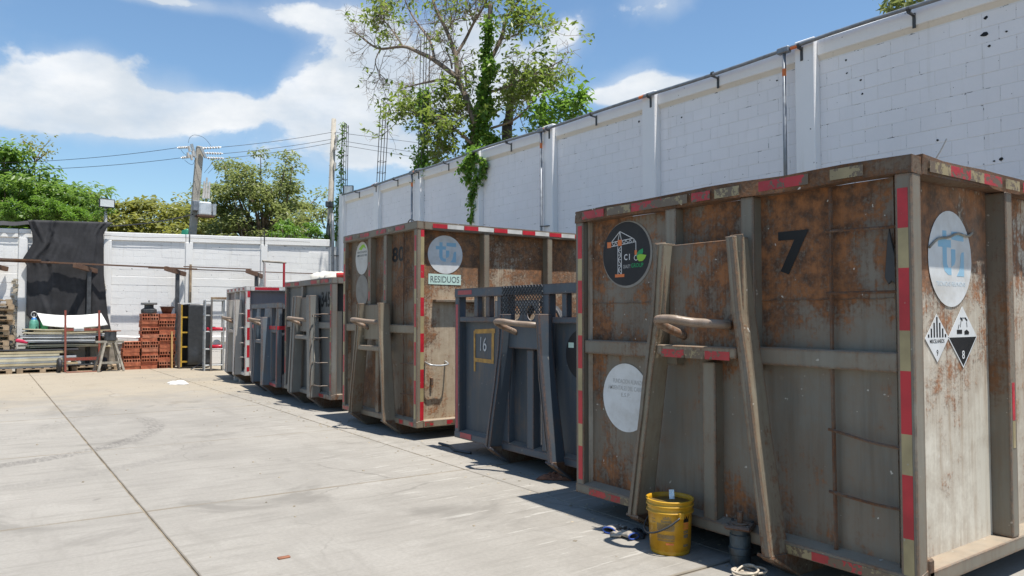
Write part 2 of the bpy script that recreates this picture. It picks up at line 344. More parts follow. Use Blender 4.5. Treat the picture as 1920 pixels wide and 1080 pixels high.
# ------------------------------------------------------------------ mesh helpers
class MB:
    """collects shapes; build() links them as ONE mesh object"""
    def __init__(s): s.v = []; s.f = []
    def add(s, vs, fs):
        o = len(s.v); s.v += [tuple(q) for q in vs]; s.f += [tuple(i+o for i in f) for f in fs]; return s
    def box(s, x0, x1, y0, y1, z0, z1):
        return s.add([(x0,y0,z0),(x1,y0,z0),(x1,y1,z0),(x0,y1,z0),(x0,y0,z1),(x1,y0,z1),(x1,y1,z1),(x0,y1,z1)],
                     [(0,3,2,1),(4,5,6,7),(0,1,5,4),(1,2,6,5),(2,3,7,6),(3,0,4,7)])
    def hexa(s, b, t):           # bottom quad and top quad, each counter-clockwise seen from above
        return s.add(list(b)+list(t), [(0,3,2,1),(4,5,6,7),(0,1,5,4),(1,2,6,5),(2,3,7,6),(3,0,4,7)])
    def bar(s, a, b, w, h, up=(0, 0, 1)):      # rectangular bar from a to b
        a, b = Vector(a), Vector(b); d = (b-a).normalized(); up = Vector(up)
        if abs(d.dot(up)) > .98: up = Vector((1, 0, 0))
        sd = d.cross(up).normalized(); u = sd.cross(d)
        q = [(-1,-1),(1,-1),(1,1),(-1,1)]
        return s.add([a+sd*(i*w/2)+u*(j*h/2) for i, j in q]+[b+sd*(i*w/2)+u*(j*h/2) for i, j in q],
                     [(0,1,2,3),(7,6,5,4),(0,4,5,1),(1,5,6,2),(2,6,7,3),(3,7,4,0)])
    def tube(s, pts, r, n=8, r1=None, cap=True, closed=False):
        pts = [Vector(p) for p in pts]; m = len(pts); vs = []; prev = None
        for i, p in enumerate(pts):
            if closed: d = (pts[(i+1) % m]-pts[i-1])
            else: d = pts[min(i+1, m-1)]-pts[max(i-1, 0)]
            if d.length < 1e-9: d = Vector((0, 0, 1))
            d.normalize()
            if prev is None: ref = Vector((0, 0, 1)) if abs(d.z) < .9 else Vector((1, 0, 0)); a = d.cross(ref).normalized()
            else: a = (prev - d*prev.dot(d)); a = a.normalized() if a.length > 1e-6 else d.orthogonal().normalized()
            prev = a; b = d.cross(a)
            rr = r if r1 is None else r+(r1-r)*i/max(1, m-1)
            vs += [p+(a*math.cos(2*math.pi*k/n)+b*math.sin(2*math.pi*k/n))*rr for k in range(n)]
        fs = []
        for i in range(m if closed else m-1):
            for k in range(n):
                A = i*n+k; B = i*n+(k+1) % n; j = (i+1) % m
                fs.append((A, B, j*n+(k+1) % n, j*n+k))
        if cap and not closed:
            fs.append(tuple(range(n-1, -1, -1))); fs.append(tuple((m-1)*n+k for k in range(n)))
        return s.add(vs, fs)
    def lathe(s, prof, n=24, c=(0, 0, 0), close=False):
        c = Vector(c); vs = []; fs = []
        for r, z in prof: vs += [c+Vector((r*math.cos(2*math.pi*k/n), r*math.sin(2*math.pi*k/n), z)) for k in range(n)]
        for i in range(len(prof)-1):
            for k in range(n): fs.append((i*n+k, i*n+(k+1) % n, (i+1)*n+(k+1) % n, (i+1)*n+k))
        if prof[0][0] > 1e-5: fs.append(tuple(range(n-1, -1, -1)))
        if close and prof[-1][0] > 1e-5: fs.append(tuple((len(prof)-1)*n+k for k in range(n)))
        return s.add(vs, fs)
    def prism(s, pts, fn, t):     # 2-D outline -> fn(u, v, n) with thickness t along n
        n = len(pts); vs = [fn(u, v, 0) for u, v in pts]+[fn(u, v, t) for u, v in pts]
        fs = [tuple(range(n-1, -1, -1)), tuple(range(n, 2*n))]+[(i, (i+1) % n, n+(i+1) % n, n+i) for i in range(n)]
        return s.add(vs, fs)
    def grid(s, fn, nu, nv):
        vs = [fn(i/nu, j/nv) for j in range(nv+1) for i in range(nu+1)]
        fs = [(j*(nu+1)+i, j*(nu+1)+i+1, (j+1)*(nu+1)+i+1, (j+1)*(nu+1)+i) for j in range(nv) for i in range(nu)]
        return s.add(vs, fs)
    def mesh(s, name, bevel=0, smooth=False, fix=True):
        me = bpy.data.meshes.new(name); me.from_pydata(s.v, [], s.f)
        if fix or bevel:
            bm = bmesh.new(); bm.from_mesh(me)
            if fix: bmesh.ops.recalc_face_normals(bm, faces=bm.faces)
            if bevel:
                ed = [e for e in bm.edges if len(e.link_faces) == 2 and e.calc_face_angle(0) > .5]
                bmesh.ops.bevel(bm, geom=ed, offset=bevel, segments=1, affect='EDGES', clamp_overlap=True)
            bm.to_mesh(me); bm.free()
        if smooth: me.polygons.foreach_set('use_smooth', [True]*len(me.polygons))
        me.update(); return me
    def build(s, name, mat, parent=None, bevel=0, smooth=False, fix=True, loc=None):
        me = s.mesh(name, bevel, smooth, fix); return link(name, me, mat, parent, loc)

def link(name, me, mat, parent=None, loc=None, rot=None):
    if mat is not None and not me.materials: me.materials.append(M[mat] if isinstance(mat, str) else mat)
    o = bpy.data.objects.new(name, me); col.objects.link(o)
    if parent is not None: o.parent = parent
    if loc is not None: o.location = loc
    if rot is not None: o.rotation_euler = rot
    return o
def tag(o, label=None, cat=None, group=None, kind=None):
    for k, v in (('label', label), ('category', cat), ('group', group), ('kind', kind)):
        if v: o[k] = v
    return o
def thing(name, label, cat, loc=(0, 0, 0), rz=0, group=None):
    o = bpy.data.objects.new(name, None); col.objects.link(o); o.location = loc; o.rotation_euler = (0, 0, rz); o.empty_display_size = .2
    return tag(o, label, cat, group)
def copy_tree(o, parent=None):
    c = o.copy(); col.objects.link(c); c.parent = parent
    for ch in list(o.children): copy_tree(ch, c)
    return c
def smooth_path(pts, k=4):
    pts = [Vector(p) for p in pts]; out = []
    for i in range(len(pts)-1):
        p0, p1, p2, p3 = pts[max(i-1, 0)], pts[i], pts[i+1], pts[min(i+2, len(pts)-1)]
        for j in range(k):
            t = j/k; out.append(.5*((2*p1)+(p2-p0)*t+(2*p0-5*p1+4*p2-p3)*t*t+(3*p1-p0-3*p2+p3)*t**3))
    out.append(pts[-1]); return out
_fonts = {}
def text_mesh(name, body, height, width=None, bold=0.0, thick=.0012):
    cu = bpy.data.curves.new(name, 'FONT'); cu.body = body; cu.align_x = 'CENTER'; cu.align_y = 'CENTER'
    cu.size = 1; cu.offset = bold; cu.extrude = .001; cu.resolution_u = 3
    ob = bpy.data.objects.new(name, cu); col.objects.link(ob)
    dg = bpy.context.evaluated_depsgraph_get(); me = bpy.data.meshes.new_from_object(ob.evaluated_get(dg))
    bpy.data.objects.remove(ob); bpy.data.curves.remove(cu)
    xs = [v.co.x for v in me.vertices]; ys = [v.co.y for v in me.vertices]
    w, h = max(xs)-min(xs), max(ys)-min(ys); cx, cy = (max(xs)+min(xs))/2, (max(ys)+min(ys))/2
    sy = height/h; sx = sy if width is None else width/w
    for v in me.vertices: v.co = ((v.co.x-cx)*sx, (v.co.y-cy)*sy, thick if v.co.z > 0 else 0)
    me.name = name; return me
def map_mesh(me, fn):
    for v in me.vertices: v.co = fn(v.co.x, v.co.y, v.co.z)
    me.update(); return me

# ------------------------------------------------------------------ ground
XW, YB = 10.5, 25.6                  # faces of the long side wall and of the back wall
g = MB().box(-900, 900, -900, 900, -.6, -.06).build('ground', 'soil'); tag(g, kind='structure')
b = MB().box(-16, XW+.4, -9, YB+.3, -.055, -.012).build('slab_bed', 'joint', g)
XJ = [-13.9, -10.9, -7.9, -4.87, -1.87, 1.132, 4.13, 7.13, XW+.3]; YJ = [-7.0, -3.6, -.15, 3.3, 6.76, 10.1, 13.6, 17.1, 20.6, YB+.1]
for i in range(len(XJ)-1):
    for j in range(len(YJ)-1):
        sk = -.025                   # the cross joints run a little askew
        x0, x1 = XJ[i], XJ[i+1]; gp = .006
        def q(x, y, dx, dy): return (x+dx, y+sk*(x-1.1)+dy)
        gy_ = .010; c = [q(x0, YJ[j], gp, gy_), q(x1, YJ[j], -gp, gy_), q(x1, YJ[j+1], -gp, -gy_), q(x0, YJ[j+1], gp, -gy_)]
        dz = random.uniform(-.0015, .0015)
        MB().hexa([(*p, -.05) for p in c], [(*p, dz) for p in c]).build('concrete_slab', 'concrete', g, bevel=.006)

# ------------------------------------------------------------------ long side wall
wall = thing('boundary_wall', 'tall white painted block wall with pilasters running behind the waste containers', 'wall', (XW, 14, 0))
def W(mb, name, mat, **kw):          # parts given in world coordinates
    o = mb.build(name, mat, wall, **kw); o.location = (-XW, -14, 0); return o
PY = [-3.2, .1, 3.4, 6.86, 10.22, 13.36, 16.42, 19.6, 22.45, 25.35]     # pilaster centres, about 3.1 m apart
ZT = 5.86
W(MB().box(XW+.0895, XW+.35, -4, 26.2, -.05, ZT-.28), 'mortar_backing', 'wall_joint')
for i, y in enumerate(PY):
    pw = .17
    W(MB().box(XW-.06, XW+.36, y-pw, y+pw, -.04, ZT+.03+.012*(i % 2)), 'pilaster', 'wall_trim', bevel=.012)
for i in range(len(PY)-1):
    y0, y1 = PY[i]+.17, PY[i+1]-.17
    W(MB().box(XW+.02, XW+.355, y0, y1, ZT-.25, ZT), 'ring_beam', 'wall_trim', bevel=.012)
    W(MB().hexa([(XW+.10, y0, ZT-.33), (XW+.3, y0, ZT-.33), (XW+.3, y1, ZT-.33), (XW+.10, y1, ZT-.33)],
                [(XW+.035, y0, ZT-.252), (XW+.3, y0, ZT-.252), (XW+.3, y1, ZT-.252), (XW+.035, y1, ZT-.252)]), 'ring_beam_chamfer', 'wall_stain')
def block_mesh(w, h, t=.06):
    return MB().box(-t/2, t/2, -w/2, w/2, -h/2, h/2).mesh('block', bevel=.002)
bm_full = block_mesh(.391, .191); bm_cut = {}
rest = MB(); nblk = 0
for bay in range(2, len(PY)-1):
    y0, y1 = PY[bay]+.172, PY[bay+1]-.172
    for c in range(28):
        z = ZT-.335-.1-.2*c
        if z < .05: break
        y = y0 - (.2 if c % 2 else 0)
        while y < y1-.02:
            a, bb = max(y, y0), min(y+.4, y1)
            if bb-a > .04:
                dep = random.uniform(-.0018, .0018); cy = (a+bb)/2
                vis = (z > 2.35) if bay < 4 else (z > 2.75 if bay < 5 else False)
                if vis and nblk < 296:
                    k = round(bb-a-.008, 3)
                    if abs(k-.392) < .002: me = bm_full
                    else:
                        me = bm_cut.get(k) or block_mesh(k-.001, .191); bm_cut[k] = me
                    o = link('wall_block', me, 'wall', wall, (XW+.115+dep-XW, cy-14, z), (random.uniform(-.002, .002), 0, random.uniform(-.003, .003))); nblk += 1
                else: rest.box(XW+.087+dep, XW+.14, a+.004, bb-.004, z-.0955, z+.0955)
            y += .4
o = W(rest, 'wall_blocks', 'wall', fix=False); tag(o, kind='stuff')
# broken-out holes in the near bays
for (px, py, r) in [(1846, 64, .045), (1849, 33, .028), (1855, 86, .022), (1586, 113, .018), (1588, 137, .016), (1877, 298, .03), (1864, 302, .018), (1758, 263, .018), (1887, 59, .016), (1457, 151, .02), (1614, 150, .02), (1617, 176, .02), (1278, 220, .022), (1198, 228, .028)]:
    p = at_x(px, py, XW+.083)
    prof = [(math.cos(a)*r*random.uniform(.6, 1.25), math.sin(a)*r*random.uniform(.5, .95)) for a in [k*2*math.pi/9 for k in range(9)]]
    W(MB().prism(prof, lambda u, v, n: (XW+.084-n, p.y+u, p.z+v), .003), 'broken_hole', 'ink_black')
# lean lighter pieces on top of the wall: loose mortar line
mb = MB(); random.seed(3)
for k in range(150):
    y = random.uniform(3.5, 25); s = random.uniform(.02, .06)
    mb.box(XW+.04+random.uniform(0, .2), XW+.10+random.uniform(0, .2), y-s, y+s*1.6, ZT-.002, ZT+random.uniform(.01, .035))
W(mb, 'mortar_crumbs', 'wall_old', fix=False)

# conduit along the wall top, with brackets and drops
cnd = thing('conduit_pipe', 'grey metal conduit with orange bands clamped along the top of the tall white wall', 'conduit', (XW-.12, 14, ZT-.12))
def CO(mb, name, mat, **kw):
    o = mb.build(name, mat, cnd, **kw); o.location = (-(XW-.12), -14, -(ZT-.12)); return o
XC, ZC = XW-.13, ZT-.055
pts = [(XC, y, ZC+.012*math.sin(y*1.3)-.01*math.cos(y*.61)) for y in np.arange(2.5, 25.2, .55)]
CO(MB().tube(pts, .032, 8), 'pipe', 'conduit', smooth=True)
for y in (6.98, 10.32, 13.45, 19.7, 22.5): CO(MB().tube([(XC, y-.06, ZC), (XC, y+.06, ZC)], .0335, 8), 'orange_band', 'ink_orange')
for y in (8.6, 11.8, 14.9, 17.9, 21.0, 23.9, 5.2, 6.9, 10.15, 13.3, 16.4, 19.5, 22.4):
    hi = any(abs(y-p) < .25 for p in PY)
    x0 = XW-.06 if hi else XW+.02
    CO(MB().box(x0-.012, x0, y-.022, y+.022, ZC-.23, ZC-.02).bar((XC-.02, y, ZC-.042), (x0, y, ZC-.052), .04, .02).tube([(XC, y-.02, ZC), (XC, y+.02, ZC)], .040, 8), 'bracket', 'dark_steel')
for y in (7.17, 13.52, 19.8):
    z1 = 2.6 if y < 8 else .3
    CO(MB().tube([(XC+.0, y, ZC-.02), (XC+.0, y, z1)], .03, 8), 'drop_pipe', 'conduit', smooth=True)
    CO(MB().box(XC-.05, XC+.05, y-.11, y+.11, ZC-.055, ZC+.045), 'junction_box', 'conduit', bevel=.015)
    CO(MB().tube([(XC, y, ZC-.30), (XC, y, ZC-.42)], .0315, 8), 'orange_band', 'ink_orange')
    CO(MB().bar((XC-.03, y, 3.05 if y < 8 else 3.6), (XW-.02, y-.25, 3.05 if y < 8 else 3.6), .05, .02), 'strut', 'dark_steel')

# ------------------------------------------------------------------ back wall
bw = thing('back_wall', 'sunlit white painted block wall closing the far end of the yard', 'wall', (5, YB, 0))
def BW(mb, name, mat, **kw):
    o = mb.build(name, mat, bw, **kw); o.location = (-5, -YB, 0); return o
def ztop(x): return 4.10+.024*(x-3)          # the top climbs slightly to the right
BW(MB().box(-9, XW+.1, YB+.0285, YB+.2, -.05, 4.0), 'mortar_backing', 'wall_joint')
PX = [-6.1, -3.75, -1.4, .98, 3.12, 5.44, 7.82, 10.28]
for i, x in enumerate(PX):
    BW(MB().box(x-.11, x+.11, YB-.045, YB+.22, -.04, ztop(x)-.25), 'pilaster', 'wall_old', bevel=.012)
for i in range(len(PX)-1):
    x0, x1 = PX[i]-.11, PX[i+1]-.11
    mb = MB(); z0, z1 = ztop(x0), ztop(x1)
    mb.hexa([(x0+.01, YB-.02, z0-.245), (x1-.01, YB-.02, z1-.245), (x1-.01, YB+.22, z1-.245), (x0+.01, YB+.22, z0-.245)],
            [(x0+.01, YB-.02, z0), (x1-.01, YB-.02, z1), (x1-.01, YB+.22, z1), (x0+.01, YB+.22, z0)])
    BW(mb, 'ring_beam', 'wall_old', bevel=.012)
    for zz, hh, pr_ in ((.705, .19, .035), (2.503, .278, -.021)):   # tie beams
        BW(MB().box(PX[i]+.112, PX[i+1]-.112, YB-pr_, YB+.1, zz, zz+hh), 'tie_beam', 'wall_old', bevel=.012)
for i in range(len(PX)-1):       # levelling course under the ring beam
    zc_ = ztop((PX[i]+PX[i+1])/2)-.35; n_ = int((zc_-2.885)/.2+1e-6)
    BW(MB().box(PX[i]+.112, PX[i+1]-.112, YB+.022, YB+.1, 2.885+.2*n_+.104, ztop(PX[i])-.24), 'levelling_course', 'wall_old')
rest = MB(); nb = 0
bf = MB().box(-.196, .196, -.03, .03, -.0955, .0955).mesh('block', bevel=.002); bcut = {}
jobs = []
for bay in range(len(PX)-1):
    x0, x1 = PX[bay]+.113, PX[bay+1]-.113
    rows = [1.0+.2*k for k in range(8)]+[2.885+.2*k for k in range(5)]+[.1+.2*k for k in range(3)]
    for c, z in enumerate(rows):
        if z > ztop((x0+x1)/2)-.35: continue
        x = x0-(.2 if c % 2 else 0)
        while x < x1-.02:
            a, bb = max(x, x0), min(x+.4, x1)
            if bb-a > .04: jobs.append((bay, a, bb, z))
            x += .4
jobs.sort(key=lambda j: (0 if (j[0] in (4, 5, 6) and j[3] > 1.0) else 1 if j[0] == 2 else 2, random.random()))
for bay, a, bb, z in jobs:
    dep = random.uniform(-.0018, .0018)
    if nb < 296 and bay >= 2 and not (bay == 3):
        k = round(bb-a-.008, 3); me = bf if abs(k-.392) < .002 else (bcut.get(k) or MB().box(-k/2, k/2, -.03, .03, -.0955, .0955).mesh('block', bevel=.002))
        bcut[k] = me
        link('wall_block', me, 'wall_old', bw, ((a+bb)/2-5, .055+dep, z)); nb += 1
    else: rest.box(a+.004, bb-.004, YB+.025+dep, YB+.08, z-.0955, z+.0955)
tag(BW(rest, 'wall_blocks', 'wall_old', fix=False), kind='stuff')
# crumbled edge of the pilasters by the black sheet, showing stone
for x, zt in ((.80, 2.6), (3.02, 2.55)):
    mb = MB(); random.seed(int(x*10))
    for k in range(46):
        z = .5+k*.046; s = random.uniform(.02, .06); dx = random.uniform(-.05, .05)
        mb.box(x+dx-s, x+dx+s, YB-.075, YB-.03+random.uniform(0, .02), z, z+random.uniform(.02, .06))
    BW(mb, 'broken_render', plain('broken_render', (.34, .30, .235), .95, .6, 9, bmp=.6), fix=False)
BW(MB().tube(smooth_path([(-9, YB-.05, 3.75)]+[(x, YB-.06, ztop(x)-.12-.02*math.sin(x*2)) for x in np.arange(-6, 10.5, 1.1)], 3), .006, 5), 'wire', 'black_rubber')
BW(MB().box(PX[5]-.012, PX[5]+.012, YB-.055, YB-.03, ztop(5.44)-.25, ztop(5.44)+.03), 'joint_strip', 'dark_steel')
BW(MB().box(PX[6]-.012, PX[6]+.012, YB-.055, YB-.03, ztop(7.82)-.27, ztop(7.82)+.18), 'joint_strip', 'dark_steel')
mb = MB()
for k in range(60):
    x = random.uniform(6.2, 10.2); h = random.uniform(.05, .28); mb.tube([(x, YB+.08, ztop(x)-.02), (x+random.uniform(-.03, .03), YB+.08, ztop(x)+h)], .004, 4)
BW(mb, 'wire_ends', 'rebar', fix=False)
cp = thing('corner_pipe', 'grey vertical pipe in the corner where the two white walls meet', 'pipe', (10.2, YB-.15, 0))
MB().tube([(0, 0, .02), (0, 0, 4.6), (.02, .1, 5.2)], .05, 10).build('pipe', 'conduit', cp, smooth=True)
MB().tube([(0, 0, 2.75), (0, 0, 2.95)], .052, 10).build('orange_band', 'ink_orange', cp)
MB().bar((-.04, .05, 3.7), (.3, .05, 3.7), .04, .03).build('clamp', 'dark_steel', cp)
# ------------------------------------------------------------------ hook-lift waste containers
def front(xf, yc, zc): return lambda u, v, n: (xf-n, yc-u, zc+v)       # faces the yard, read from -X
def side(yf, xc, zc): return lambda u, v, n: (xc+u, yf-n, zc+v)        # faces -Y
def ncoord(a, b, c, s=1.0): return mnoise.noise(Vector((a*s, b*s, c*s)))
def wavy(mb, axis, a0, a1, lo, hi, amp, seed, n=14):
    """box beam along 'x' or 'y' whose edges are knocked about a little; lo/hi: the other two ranges"""
    (p0, p1), (z0, z1) = lo, hi; vs = []; fs = []
    for i in range(n+1):
        t = a0+(a1-a0)*i/n
        for (p, z) in ((p0, z0), (p1, z0), (p1, z1), (p0, z1)):
            dp = amp*ncoord(t*2.3, seed+p*9, z*7)*1.2; dz = amp*ncoord(t*1.9+5, seed+p*5, z*3)
            vs.append((t, p+dp, z+dz) if axis == 'x' else (p+dp, t, z+dz))
    for i in range(n):
        for k in range(4): fs.append((i*4+k, i*4+(k+1) % 4, (i+1)*4+(k+1) % 4, (i+1)*4+k))
    fs += [(0, 1, 2, 3), tuple(n*4+k for k in (3, 2, 1, 0))]
    return mb.add(vs, fs)
def loft(mb, nodes):                 # nodes: (y, z, w, x0, x1) horizontal rectangles lofted into a leg
    if len(nodes) == 3:
        fine_ = []
        for (a, b_) in zip(nodes, nodes[1:]):
            for k in range(6): fine_.append(tuple(p+(q-p)*k/6 for p, q in zip(a, b_)))
        fine_.append(nodes[-1]); j_ = lambda z, q: .006*ncoord(z*3.1, q, nodes[0][0]*7)
        nodes = [(y+j_(z, 1), z, w*(1+2*j_(z*2, 5)), x0+j_(z, 9), x1) for (y, z, w, x0, x1) in fine_]
    vs = []; fs = []
    for (y, z, w, x0, x1) in nodes: vs += [(x0, y-w/2, z), (x1, y-w/2, z), (x1, y+w/2, z), (x0, y+w/2, z)]
    for i in range(len(nodes)-1):
        for k in range(4): fs.append((i*4+k, i*4+(k+1) % 4, (i+1)*4+(k+1) % 4, (i+1)*4+k))
    fs += [(0, 3, 2, 1), tuple((len(nodes)-1)*4+k for k in range(4))]
    return mb.add(vs, fs)
def panel(name, mat, parent, kind, a0, a1, z0, z1, pos, th=.004, amp=.006, seed=0, nu=18, nv=10):
    def fn(u, v, d):
        a = a0+(a1-a0)*u; z = z0+(z1-z0)*v
        k = amp*abs(ncoord(a*1.4, z*1.4, seed))*math.sin(math.pi*u)**.5*math.sin(math.pi*v)**.5 if 0 < u < 1 and 0 < v < 1 else 0
        return (pos+k+d, a, z) if kind == 'x' else (a, pos+k+d, z)
    mb = MB().grid(lambda u, v: fn(u, v, 0), nu, nv); mb.grid(lambda u, v: fn(u, v, th), nu, nv)
    return mb.build(name, mat, parent, smooth=True, fix=False)
def tapes(parent, fn, horiz, width, segs, thick=.0015):
    """strip of tape pieces; segs: (material, start, length) along u (horiz) or v"""
    for m, s0, ln in segs:
        if horiz: pts = [(s0, -width/2), (s0+ln, -width/2), (s0+ln, width/2), (s0, width/2)]
        else: pts = [(-width/2, s0), (width/2, s0), (width/2, s0+ln), (-width/2, s0+ln)]
        MB().prism(pts, fn, thick).build('reflective_tape', m, parent)
def alt(start, end, a, la, b, lb, first=0):
    out = []; s0 = start; k = first
    while s0 < end-.02:
        m, l = ((a, la), (b, lb))[k % 2]; l = min(l, end-s0)
        if m: out.append((m, s0, l))
        s0 += l; k += 1
    return out
def disc(parent, fn, rx, ry, mat, name='sticker', n=40, cut=None):
    pts = [(rx*math.cos(2*math.pi*k/n), ry*math.sin(2*math.pi*k/n)) for k in range(n)]
    if cut is not None: pts = [(min(u, cut), v) for u, v in pts]
    return MB().prism(pts, fn, .0012).build(name, mat, parent)
def letters(parent, fn, body, h, w, mat, bold=.0, off=.0014, u=0, v=0, rot=0, name='lettering'):
    me = text_mesh(name, body, h, w, bold, .0006); c, s = math.cos(rot), math.sin(rot)
    map_mesh(me, lambda a, b, n: fn(u+a*c-b*s, v+a*s+b*c, off+n)); return link(name, me, mat, parent)
def strokes(parent, fn, polys, mat, off=.0014, name='logo', th=.0006):
    mb = MB()
    for i_, P_ in enumerate(polys): mb.prism(P_, lambda u, v, n: fn(u, v, off+n+i_*.00008*(len(polys) < 40)), th)
    return mb.build(name, mat, parent)
def line2(a, b, w):
    dx, dy = b[0]-a[0], b[1]-a[1]; L = math.hypot(dx, dy); nx, ny = -dy/L*w/2, dx/L*w/2
    return [(a[0]-nx, a[1]-ny), (b[0]-nx, b[1]-ny), (b[0]+nx, b[1]+ny), (a[0]+nx, a[1]+ny)]

def container(label, loc, rz, Wd, z0, z1, L, pan, frm, leg_m, sidem, A, ribs, opts={}):
    """A: yc, top/bend/foot half spreads, z of top and bend, leg widths"""
    t = thing('waste_container', label, 'container', (loc[0], loc[1], 0), rz, 'hook-lift containers parked in a row')
    seed = loc[1]; rb = .10; pd = .085; ps = .118                     # rail size, panel recess
    sz = opts.get('side_top', z1)
    g0 = opts.get('front_panel_top', z1-rb)
    # parts of the box
    panel('front_panel', pan, t, 'x', .06, Wd-.06, z0+.06, g0, opts.get('pd', pd), seed=seed)
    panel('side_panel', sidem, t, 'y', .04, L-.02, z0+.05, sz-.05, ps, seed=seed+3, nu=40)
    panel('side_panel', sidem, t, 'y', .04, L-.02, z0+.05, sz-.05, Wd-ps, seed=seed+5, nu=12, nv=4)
    MB().box(L-.06, L, .02, Wd-.02, z0+.02, sz-.01).build('rear_door', pan, t, bevel=.006)
    MB().box(.03, L-.06, .03, Wd-.03, z0+.005, z0+.05).build('floor_plate', 'skid', t)
    wavy(MB(), 'y', 0, Wd, (-.002, rb), (z1-rb, z1), opts.get('dent', .008), seed).build('top_rail', opts.get('railm', frm), t)
    wavy(MB(), 'x', rb+.002, L, (0, rb), (sz-rb, sz), opts.get('dent', .008), seed+2, 24).build('top_rail', opts.get('railm', frm), t)
    wavy(MB(), 'x', rb+.002, L, (Wd-rb, Wd), (sz-rb, sz), opts.get('dent', .008), seed+4, 24).build('top_rail', frm, t)
    for yy in (0, Wd-rb):
        MB().box(.0, rb, yy+.003, yy+rb-.003, z0+.01, z1-rb+.002).build('corner_post', frm, t, bevel=.007)
    yc = A['yc']
    fz = A.get('foot_z', .16); s2 = A['foot']
    def ylegs(k): return yc+k
    # front bottom rail: sill between corner posts
    MB().hexa([(-.004, 0, z0), (rb, 0, z0), (rb, Wd, z0), (-.004, Wd, z0)], [(-.004, 0, z0+.075), (rb, 0, z0+.10), (rb, Wd, z0+.10), (-.004, Wd, z0+.075)]).build('bottom_rail', frm, t, bevel=.005)
    for yy in (0, Wd-rb): MB().box(rb+.002, L, yy-.004 if yy == 0 else yy-.03, yy+rb+(.03 if yy == 0 else 0), z0, z0+.085).build('bottom_rail', frm, t, bevel=.006)
    # side ribs
    for x in ribs: MB().box(x, x+.09, .002, ps+.01, z0+.086, sz-rb+.001).build('side_rib', frm, t, bevel=.006)
    # cross beams and stiffeners on the front
    zb = A.get('beam', 1.34)
    for ya, yb in ((rb, yc-A['bend']-.02), (yc+A['bend']+.02, Wd-rb)):
        if zb: MB().box(.012, pd+.02, ya, yb, zb-.055, zb+.055).build('cross_beam', frm, t, bevel=.007)
    for k in A.get('stiff', ()): MB().box(.004, pd+.02, yc+k-.05, yc+k+.05, zb-.1, g0+.001).build('stiffener', frm, t, bevel=.006)
    MB().box(.004, pd+.02, yc-.06, yc+.05, z0+.07, (zb or 1.3)-.06).build('stiffener', frm, t, bevel=.006)
    # A-frame: upright posts that splay out to the skids
    lw = A.get('w', .12); xd = -.135
    for s in (1, -1):
        nodes = [(yc+s*s2, fz, lw*.95, xd-.02, .02), (yc+s*(A['bend']+.01), A['zbend'], lw, xd, .02), (yc+s*A['top'], A['ztop'], lw*1.05, xd, .02)]
        lg = loft(MB(), nodes).build('a_frame_leg', leg_m, t, bevel=.004)
        # lip of the channel along the front edge
        nd = [(yc+s*s2+s*lw*.30, fz+.01, lw*.42, xd-.036, xd-.021), (yc+s*(A['bend']+.01)+s*lw*.30, A['zbend'], lw*.42, xd-.014, xd-.001), (yc+s*A['top']+s*lw*.30, A['ztop']-.01, lw*.42, xd-.014, xd-.001)]
        loft(MB(), nd).build('channel_lip', frm, lg)
        # skid under the floor, its nose sloping down to the ground
        ys = yc+s*s2
        prof = [(-.15, fz+.012), (-.135, fz-.03), (.10, .0), (L, .0), (L, z0-.002), (.12, z0-.002), (.0, fz+.0)]
        sk = MB().prism(prof, lambda u, v, n: (u, ys-.04+n, v), .08).build('skid', 'skid', t)
        MB().bar((-.16, ys, fz+.004), (.09, ys, .012), .12, .016, up=(.5, 0, 1)).build('skid_plate', leg_m, sk)
    pt = A.get('plate', (A['zbend']-.25, A['ztop']-.02))
    MB().box(-.045, -.03, yc-A['top'], yc+A['top'], pt[0], pt[1]).build('hook_plate', leg_m, t, bevel=.004)
    if A.get('tie', True):
        MB().box(xd+.005, -.02, yc-A['bend'], yc+A['bend'], A['zbend']-.28, A['zbend']-.21).build('tie_bar', leg_m, t, bevel=.006)
    # bow-shaped lifting bar
    hz = A.get('hook', 1.55); tp = A['top']-.04
    pts = smooth_path([(-.03, yc+tp-.10, hz-.11), (-.18, yc+tp-.04, hz-.04), (-.275, yc+tp-.07, hz+.005), (-.285, yc+tp-.2, hz+.01), (-.25, yc, hz), (-.19, yc-tp+.2, hz-.012), (-.13, yc-tp+.08, hz-.02), (-.05, yc-tp+.02, hz-.03)], 5)
    MB().tube(pts, A.get('hr', .03), 12).build('lifting_bar', 'hookbar', t, smooth=True)
    return t

# ---- number 7, nearest: khaki and rust
Y7, W7 = 2.02, 2.77; T7 = 2.46
c7 = container('tall rusty khaki waste container numbered 7 with a black crane sticker', (4.03, Y7), 0, W7, .15, T7, 6.0, 'khaki', 'khaki_frame', 'khaki_light', 'khaki_rust_shade',
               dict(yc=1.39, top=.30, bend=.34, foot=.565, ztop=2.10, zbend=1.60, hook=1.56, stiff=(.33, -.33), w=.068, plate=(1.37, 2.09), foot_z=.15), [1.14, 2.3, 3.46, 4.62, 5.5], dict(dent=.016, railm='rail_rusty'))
fp = .0825                                # the front panel, just proud
tapes(c7, front(-.0005, .052, 0), False, .056, alt(.20, 2.28, 'red', .335, 'cream', .215, 1))
tapes(c7, front(-.0005, W7-.06, 0), False, .05, alt(.26, 2.33, 'red', .27, 'cream', .18))
tapes(c7, front(-.019, 0, T7-.052), True, .062, [('red_worn', -.95, .35), ('cream_worn', -1.30, .2), ('red_worn', -1.5, .16), ('cream_worn', -1.78, .24), ('red_worn', -2.09, .31), ('cream_worn', -2.36, .26), ('red_worn', -2.66, .26), ('cream_worn', -.46, .2)])
